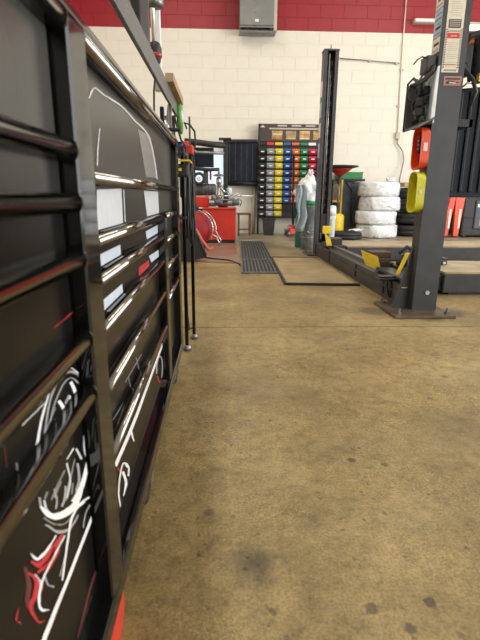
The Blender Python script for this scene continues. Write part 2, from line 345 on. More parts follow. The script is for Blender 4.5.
for x in (0.4, 0.8): MB().box((x, 8.995, 4.0), (x + 0.04, YB, 4.05)).build('bracket', K['dull_steel'], t)
t = thing('light_fixture', (3.56, 9.0, 3.66), 'slim grey strip light fixture on the red band left of the near lift post', 'light')
MB().box((3.37, 8.93, 3.635), (3.80, YB, 3.70), 0.008).build('housing', K['beige'], t)
MB().box((3.385, 8.915, 3.645), (3.785, 8.932, 3.69), 0.004).build('diffuser', K['white_plastic'], t)
t = thing('ceiling_lamp', (4.9, 8.6, 3.5), 'warm white lamp strip glimpsed right of the near lift post', 'light')
MB().box((4.05, 8.75, 3.56), (4.75, YB, 3.60), 0.004).build('housing', K['beige'], t)
MB().box((4.06, 8.76, 3.515), (4.74, 8.92, 3.56), 0.01).build('tube', mat('lit tube', (1, .95, .85), 0.4, emit=((1, 0.92, 0.75), 1.6)), t)

t = thing('wall_conduit', (3.25, 9.03, 1.8), 'thin pale conduit running down the wall to a junction box', 'conduit')
MB().tube([(3.22, 9.03, 4.5), (3.235, 9.03, 3.4), (3.285, 9.03, 1.86)], 0.011, 8).build('pipe', K['wall_white'], t)
MB().box((3.245, 8.99, 1.74), (3.325, YB, 1.86), 0.008).build('junction_box', K['beige'], t)
for z in (2.3, 2.9): MB().box((3.225, 9.02, z), (3.29, YB, z + 0.025)).build('clip', K['beige'], t)
t = MB().tube([(3.285, 9.02, 1.75), (3.285, 9.0, 1.66), (3.34, 9.0, 1.60), (3.40, 8.99, 1.52), (3.43, 8.98, 1.36), (3.39, 8.95, 1.15), (3.36, 8.93, 1.0), (3.38, 8.9, 0.94)], 0.011, 8).build('power_cable', K['dull_steel'])
tag(t, 'dark loose cable curving down the wall from the junction box', 'cable')
t = thing('wall_rod', (2.66, 9.02, 3.04), 'thin grey rod fixed across the wall beside the far lift post', 'rod')
MB().tube([(2.05, 9.02, 3.075), (2.66, 9.02, 3.045), (3.20, 9.02, 3.01)], 0.009, 8).build('rod', K['dull_steel'], t)
for x, z in ((2.1, 3.07), (2.66, 3.045), (3.15, 3.012)): MB().box((x - .02, 9.01, z - .02), (x + .02, YB, z + .02), 0.003).build('clip', K['beige'], t)

# dark roller panel and its post
t = thing('roller_panel', (0.38, 8.95, 0.88), 'blue-black roller panel hanging on the wall left of the bin rack', 'panel')
MB().box((0.13, 8.90, 0.95), (0.665, 8.96, 1.665), 0.006).build('sheet', K['charcoal'], t)
for i in range(5): MB().box((0.16 + i * 0.105, 8.894, 0.97), (0.168 + i * 0.105, 8.901, 1.65)).build('rib', K['slate'], t)
MB().tube([(0.12, 8.91, 0.925), (0.675, 8.91, 0.925)], 0.045, 14).build('bottom_roll', K['charcoal'], t)
MB().box((0.12, 8.86, 1.64), (0.675, 8.99, 1.69), 0.01).build('top_rail', K['rubber'], t)
for x in (0.15, 0.64): MB().box((x, 8.95, 1.60), (x + 0.03, YB, 1.68)).build('bracket', K['dull_steel'], t)
t = thing('lift_column', (0.07, 8.5, 0.0), 'black square column with a flat cap left of the roller panel', 'column')
MB().box((0.045, 8.5, 0.0), (0.125, 8.6, 1.64), 0.004).build('column', K['rubber'], t)
MB().box((-0.03, 8.44, 1.64), (0.18, 8.66, 1.665), 0.004).build('cap', K['rubber'], t)
MB().box((0.0, 8.42, 0), (0.17, 8.68, 0.015)).build('base_plate', K['rubber'], t)
t = thing('wall_pipe', (0.64, 9.0, 0), 'pale vertical pipe on the wall below the roller panel', 'pipe')
MB().tube([(0.625, 9.0, 0.0), (0.625, 9.0, 0.86)], 0.03, 10).build('pipe', K['beige'], t)
for z in (0.25, 0.65): MB().box((0.585, 8.98, z), (0.665, YB, z + 0.03), 0.003).build('clamp', K['beige'], t)
t = thing('wood_stool', (0.43, 8.7, 0), 'small dark wooden stool at the wall behind the red machine', 'stool')
MB().box((0.29, 8.5, 0.37), (0.55, 8.8, 0.40), 0.005).build('seat', mat('dark red wood', (0.14, 0.05, 0.03), 0.5, 0, 0.2, 20), t)
for x in (0.31, 0.515):
    for y in (8.53, 8.755): MB().box((x, y, 0), (x + 0.028, y + 0.028, 0.37)).build('leg', bpy.data.materials['dark red wood'], t)
MB().box((0.31, 8.53, 0.10), (0.54, 8.55, 0.125)).build('stretcher', bpy.data.materials['dark red wood'], t)

# ---------------------------------------------------------------- parts-bin rack
RX0, RX1, RY = 0.685, 1.97, 8.9
t = thing('bin_rack', (1.3, RY, 0.3), 'tall black wall rack with a printed header above coloured bins', 'rack')
MB().box((RX0, RY + 0.03, 0.31), (RX1, RY + 0.06, 1.70)).build('back_panel', K['rubber'], t)
for x in (RX0, RX1 - 0.03): MB().box((x, RY - 0.02, 0.0), (x + 0.03, RY + 0.06, 1.96)).build('upright', K['rubber'], t)
for i in range(10):
    MB().box((RX0 + 0.03, RY - 0.025, 1.488 - .122*i - 0.055), (RX1 - 0.03, RY + 0.03, 1.488 - .122*i - 0.049)).build('shelf', K['rubber'], t)
MB().box((RX0 + .03, RY - 0.02, 0.30), (RX1 - .03, RY + 0.05, 0.33)).build('bottom_rail', K['rubber'], t)
hd = MB().box((RX0, RY - 0.01, 1.66), (RX1, RY + 0.03, 1.96), 0.004).build('header', mat('brown-black header print', (0.055, 0.04, 0.035), 0.45, 0, 0.1, 20), t)
MB().poly([(RX0 + .03, RY - .012, 1.90), (RX0 + .12, RY - .012, 1.90), (RX0 + .075, RY - .012, 1.935)]).build('emblem', K['paper'], hd)
for i in range(4):
    x = 0.93 + i * 0.25
    a = MB(); a.box((x, RY - .014, 1.70), (x + 0.19, RY - .0105, 1.845)); a.build('picture', mat('header picture %s' % 'abcd'[i], ((0.40,0.28,0.12),(0.30,0.22,0.17),(0.42,0.33,0.15),(0.36,0.22,0.12))[i], 0.5, 0, 0.7, 9), hd)
    for j in range(4):
        MB().box((x + 0.015, RY - .017, 1.712 + j * .033), (x + 0.175, RY - .0145, 1.726 + j * .033)).build('picture_item', K[('orange', 'yellow', 'paper', 'pink')[(i + j) % 4]] if j % 2 == 0 else K['brass'], hd)
MB().box((0.88, RY - .014, 1.868), (1.90, RY - .0105, 1.893)).build('header_band', K['pale_ink'], hd)
for i in range(3): MB().box((1.03 + i * .255, RY - .014, 1.918), (1.03 + i * .255 + .17, RY - .0105, 1.942)).build('header_text', K['pale_ink'], hd)
bc = [('black', (0.02, 0.02, 0.022)), ('grey', (0.27, 0.28, 0.29)), ('yellow', (0.68, 0.55, 0.02)), ('blue', (0.015, 0.09, 0.36)), ('orange', (0.62, 0.14, 0.02)), ('green', (0.01, 0.20, 0.07)), ('red', (0.50, 0.01, 0.04)), ('purple', (0.14, 0.02, 0.13))]
ords = ['topmost', 'second', 'third', 'fourth', 'fifth', 'sixth', 'seventh', 'eighth', 'ninth', 'tenth']
for k, (cn, cc) in enumerate(bc):
    bmat = mat(cn + ' bin plastic', cc, 0.35, 0, 0.06, 40)
    xk = 0.755 + 0.153 * k
    MB().box((xk - .068, RY - .016, 1.600), (xk + .068, RY + .03, 1.648), 0.002).build('colour_tag', bmat if k not in (1, 6, 0) else K[{0: 'rubber', 1: 'red_ink', 6: 'white_plastic'}[k]], t)
    # bin: open scoop front, label holder
    q = MB(); wd = 0.068; d0, d1 = -0.115, 0.02
    q.prism([(d0, 0.062), (d0 - 0.012, 0.05), (d0 + 0.012, 0.0), (d1, 0.0), (d1, 0.095), (d0 + 0.045, 0.095), (d0 + 0.028, 0.062)], 'x', -wd, wd)
    bme = q.mesh('shell', bmat)
    lab = MB().box((-0.03, d0 - 0.011, 0.03), (0.03, d0 + 0.002, 0.05)).mesh('label_card', K['white_plastic'])
    lip = MB().box((-wd - .003, d0 - 0.014, 0.056), (wd + .003, d0 + 0.0, 0.066)).mesh('rim', bmat)
    n = 10 if k < 3 else 8
    for r in range(n):
        e = thing('parts_bin', (xk, RY, 1.488 - .122 * r - 0.049), '%s %s bin from the top in the %s column of the wall rack' % (ords[r], cn, cn) if r else 'topmost %s bin under the rack header' % cn, 'bin', 'coloured parts bins in the wall rack')
        for nm, me in (('shell', bme), ('rim', lip), ('label_card', lab)):
            c_ = bpy.data.objects.new(nm, me); COL.objects.link(c_); c_.parent = e
    # stored hardware inside is hidden below the rims

# waste bin, floor jack
t = thing('waste_bin', (0.88, 8.75, 0), 'small black waste bin on the floor under the bin rack', 'bin')
MB().prism([(0.80, 0), (0.97, 0), (1.0, 0.29), (0.775, 0.29)], 'y', 8.62, 8.80).build('tub', K['rubber'], t)
MB().box((0.768, 8.612, 0.28), (1.007, 8.808, 0.30), 0.004).build('rim', K['rubber'], t)
t = thing('floor_jack', (1.33, 8.6, 0), 'red trolley jack with upright black handle under the bin rack', 'jack')
MB().prism([(8.30, 0.06), (8.34, 0.14), (8.5, 0.20), (8.72, 0.15), (8.74, 0.06)], 'x', 1.24, 1.42).build('frame', K['machine_red'], t)
MB().tube([(1.33, 8.62, 0.16), (1.325, 8.66, 0.6), (1.32, 8.75, 1.42)], 0.02, 8).build('handle', K['charcoal'], t)
MB().lathe([(0.05, 0), (0.05, 0.03), (0.03, 0.035)], (1.33, 8.36, 0.17), 14).build('saddle', K['dull_steel'], t)
MB().tube([(1.14, 8.42, 0.13), (1.33, 8.40, 0.17), (1.52, 8.42, 0.11)], 0.015, 8).build('side_handle', K['beige'], t)
for x in (1.19, 1.44):
    for y in (8.34, 8.70): MB().lathe([(0.045, 0), (0.05, 0.01), (0.05, 0.035), (0.045, 0.045)], (x, y, 0.05), 14, 'x').build('wheel', K['dull_steel'], t)

# ---------------------------------------------------------------- floor grates and mats
for gi, (y0, y1, lb) in enumerate(((4.24, 5.13, 'nearer steel drain grate with long bars in the floor'), (5.16, 7.30, 'farther steel drain grate reaching towards the bin rack'))):
    t = thing('drain_grate', (0.4, (y0 + y1) / 2, 0), lb, 'grate', 'floor drain grates')
    sx = lambda y: 0.203 + (y - 4.236) * 0.036
    def qb(x0, x1, ya, yb, z0, z1, nm, mt):
        b_ = MB(); v = [(sx(ya) + x0, ya), (sx(ya) + x1, ya), (sx(yb) + x1, yb), (sx(yb) + x0, yb)]; b_.prism(v, 'z', z0, z1); return b_.build(nm, K[mt], t)
    qb(-0.01, 0.345, y0, y1, 0.0, 0.004, 'drain_channel', 'ink')
    qb(-0.015, 0.0, y0, y1, 0.0, 0.016, 'frame_bar', 'dull_steel'); qb(0.335, 0.35, y0, y1, 0.0, 0.016, 'frame_bar', 'dull_steel')
    qb(0, 0.335, y0, y0 + 0.03, 0.004, 0.016, 'frame_bar', 'dull_steel'); qb(0, 0.335, y1 - 0.03, y1, 0.004, 0.016, 'frame_bar', 'dull_steel')
    for i in range(9): qb(0.020 + i * 0.0355, 0.033 + i * 0.0355, y0 + .03, y1 - .03, 0.004, 0.014, 'bar', 'machine_grey')
t = thing('floor_plate', (0.83, 4.5, 0), 'tan scuffed floor sheet with a dark edge lying before the lift', 'mat')
MB().prism([(0.537, 3.687), (1.115, 3.645), (1.125, 5.34), (0.597, 5.38)], 'z', 0.0, 0.012).build('sheet', mat('scuffed tan sheet', (0.22, 0.16, 0.075), 0.5, 0, 0.3, 4, bump=0.05, col2=(0.36, 0.27, 0.14)), t)
MB().prism([(0.53, 3.675), (1.125, 3.632), (1.126, 3.655), (0.54, 3.70)], 'z', 0.0, 0.02).build('edge_strip', K['rubber'], t)
MB().prism([(0.515, 3.68), (0.537, 3.68), (0.597, 5.38), (0.583, 5.38)], 'z', 0.0, 0.018).build('edge_strip', K['rubber'], t)
MB().prism([(0.597, 5.365), (1.125, 5.325), (1.125, 5.345), (0.597, 5.385)], 'z', 0.0, 0.018).build('edge_strip', K['rubber'], t)
t = MB().prism([(-0.30, 5.05), (0.19, 4.9), (0.23, 7.05), (-0.28, 7.05)], 'z', 0.0, 0.008).build('floor_mat', mat('red-brown stained mat', (0.26, 0.20, 0.14), 0.4, 0, 0.3, 2.2, col2=(0.20, 0.085, 0.055)))
tag(t, 'red-brown stained flat mat in front of the red machine', 'mat')
t = MB().tube([(-0.25, 5.35, 0.018), (-0.1, 5.22, 0.016), (0.08, 5.1, 0.014), (0.19, 4.86, 0.008), (0.195, 4.75, 0.008)], 0.008, 6).build('floor_hose', K['rubber'])
tag(t, 'thin black hose lying across the red-brown mat', 'hose')

# ---------------------------------------------------------------- tool chest
XF = -0.150; XD = -0.172
chest = thing('tool_chest', (-0.40, 0.7, 0), 'long black rolling tool chest with printed drawers filling the left side', 'tool chest')
MB().box((-0.64, -0.75, 0.165), (-0.183, 1.70, 0.865)).build('carcass', K['rubber'], chest)
def drawer(y0, y1, z0, z1, mt='drawer', h=0.0082, w=0.012):
    nm = 'drawer'
    g = 0.004
    d = MB().box((-0.182, y0 + g, z0 + g), (XD, y1 - g, z1 - g), 0.003).build(nm, K[mt], chest)
    zc = z1 - 0.001
    prof = [(XD, zc - h)] + [(XD + w + 0.0085 * math.cos(math.radians(a)), zc + h * 1.05 * math.sin(math.radians(a))) for a in range(-90, 91, 20)] + [(XD, zc + h)]
    # rounded channel pull along the drawer's upper edge
    b = MB(); b.prism(prof, 'y', y0 + 0.001, y1 - 0.001)
    for f in b.bm.faces:
        if len(f.verts) == 4: f.smooth = True
    b.build('pull', K['pull'], d)
    for ye, s in ((y0 + 0.001, 1), (y1 - 0.001, -1)):
        MB().prism([(p[0] + 0.0008, zc + (p[1] - zc) * 1.08) for p in prof], 'y', ye, ye + s * 0.004).build('pull_cap', K['black_gloss'], d)
    return (y0, y1, z0, z1, d)
L0 = -0.72; LZ = [0.872, 0.747, 0.693, 0.631, 0.537, 0.468, 0.185]
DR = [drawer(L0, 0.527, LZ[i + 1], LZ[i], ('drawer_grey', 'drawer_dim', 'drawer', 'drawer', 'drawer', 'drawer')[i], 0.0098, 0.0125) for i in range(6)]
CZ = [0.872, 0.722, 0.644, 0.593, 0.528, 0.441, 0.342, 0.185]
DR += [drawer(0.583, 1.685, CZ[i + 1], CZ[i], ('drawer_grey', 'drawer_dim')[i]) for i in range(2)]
DR += [drawer(0.583, 1.28, CZ[i + 1], CZ[i]) for i in range(2, 7)]
SZ = [0.644, 0.575, 0.497, 0.405, 0.185]
DR += [drawer(1.325, 1.685, SZ[i + 1], SZ[i]) for i in range(4)]
for (y0, y1, za, zb) in ((0.529, 0.581, 0.13, 0.875), (1.283, 1.322, 0.17, 0.640), (1.688, 1.725, 0.13, 0.875), (-0.78, -0.722, 0.13, 0.875)):
    s_ = (y1 - y0) * 0.035      # slant added to steer the reflection onto the pale wall, past the far post
    MB().prism([(-0.20, y0), (XF - 0.004 - s_, y0), (XF - 0.001 - s_, y0 + 0.002), (XF, y1 - 0.002), (XF - 0.003, y1), (-0.20, y1)], 'z', za, zb).build('frame_post', K['post'], chest)
MB().box((-0.66, -0.78, 0.877), (XF - 0.001, 1.725, 0.888), 0.003).build('top_rim', K['post'], chest)
MB().box((-0.66, -0.78, 0.118), (XF, 1.765, 0.150), 0.004).build('bottom_rail', K['post'], chest)
MB().box((-0.66, -0.78, 0.145), (XF - 0.025, 1.72, 0.182), 0.004).build('kick_plate', K['black_gloss'], chest)
MB().box((-0.66, 1.70, 0.13), (-0.19, 1.728, 0.877), 0.003).build('end_panel', K['black_gloss'], chest)
for (x, y) in ((-0.185, 1.66), (-0.60, 1.66), (-0.60, -0.65), (-0.185, 0.95)):
    c = MB().lathe([(0.02, -0.013), (0.046, -0.012), (0.05, -0.006), (0.05, 0.006), (0.046, 0.012), (0.02, 0.013)], (x, y, 0.05), 18, 'x').build('caster', K['rubber'], chest)
    MB().box((x - 0.022, y - 0.03, 0.095), (x + 0.022, y + 0.03, 0.12)).box((x - 0.022, y - 0.02, 0.05), (x - 0.017, y + 0.02, 0.1)).box((x + 0.017, y - 0.02, 0.05), (x + 0.022, y + 0.02, 0.1)).build('caster_fork', K['dull_steel'], c)
c = MB().lathe([(0.02, -0.013), (0.046, -0.012), (0.05, -0.006), (0.05, 0.006), (0.046, 0.012), (0.02, 0.013)], (-0.176, 0.585, 0.05), 18, 'x').build('caster', K['machine_red'], chest)
c['label'] = 'red caster wheel'
MB().box((-0.198, 0.56, 0.100), (-0.165, 0.61, 0.118)).box((-0.198, 0.57, 0.05), (-0.193, 0.605, 0.1)).build('caster_fork', K['dull_steel'], c)
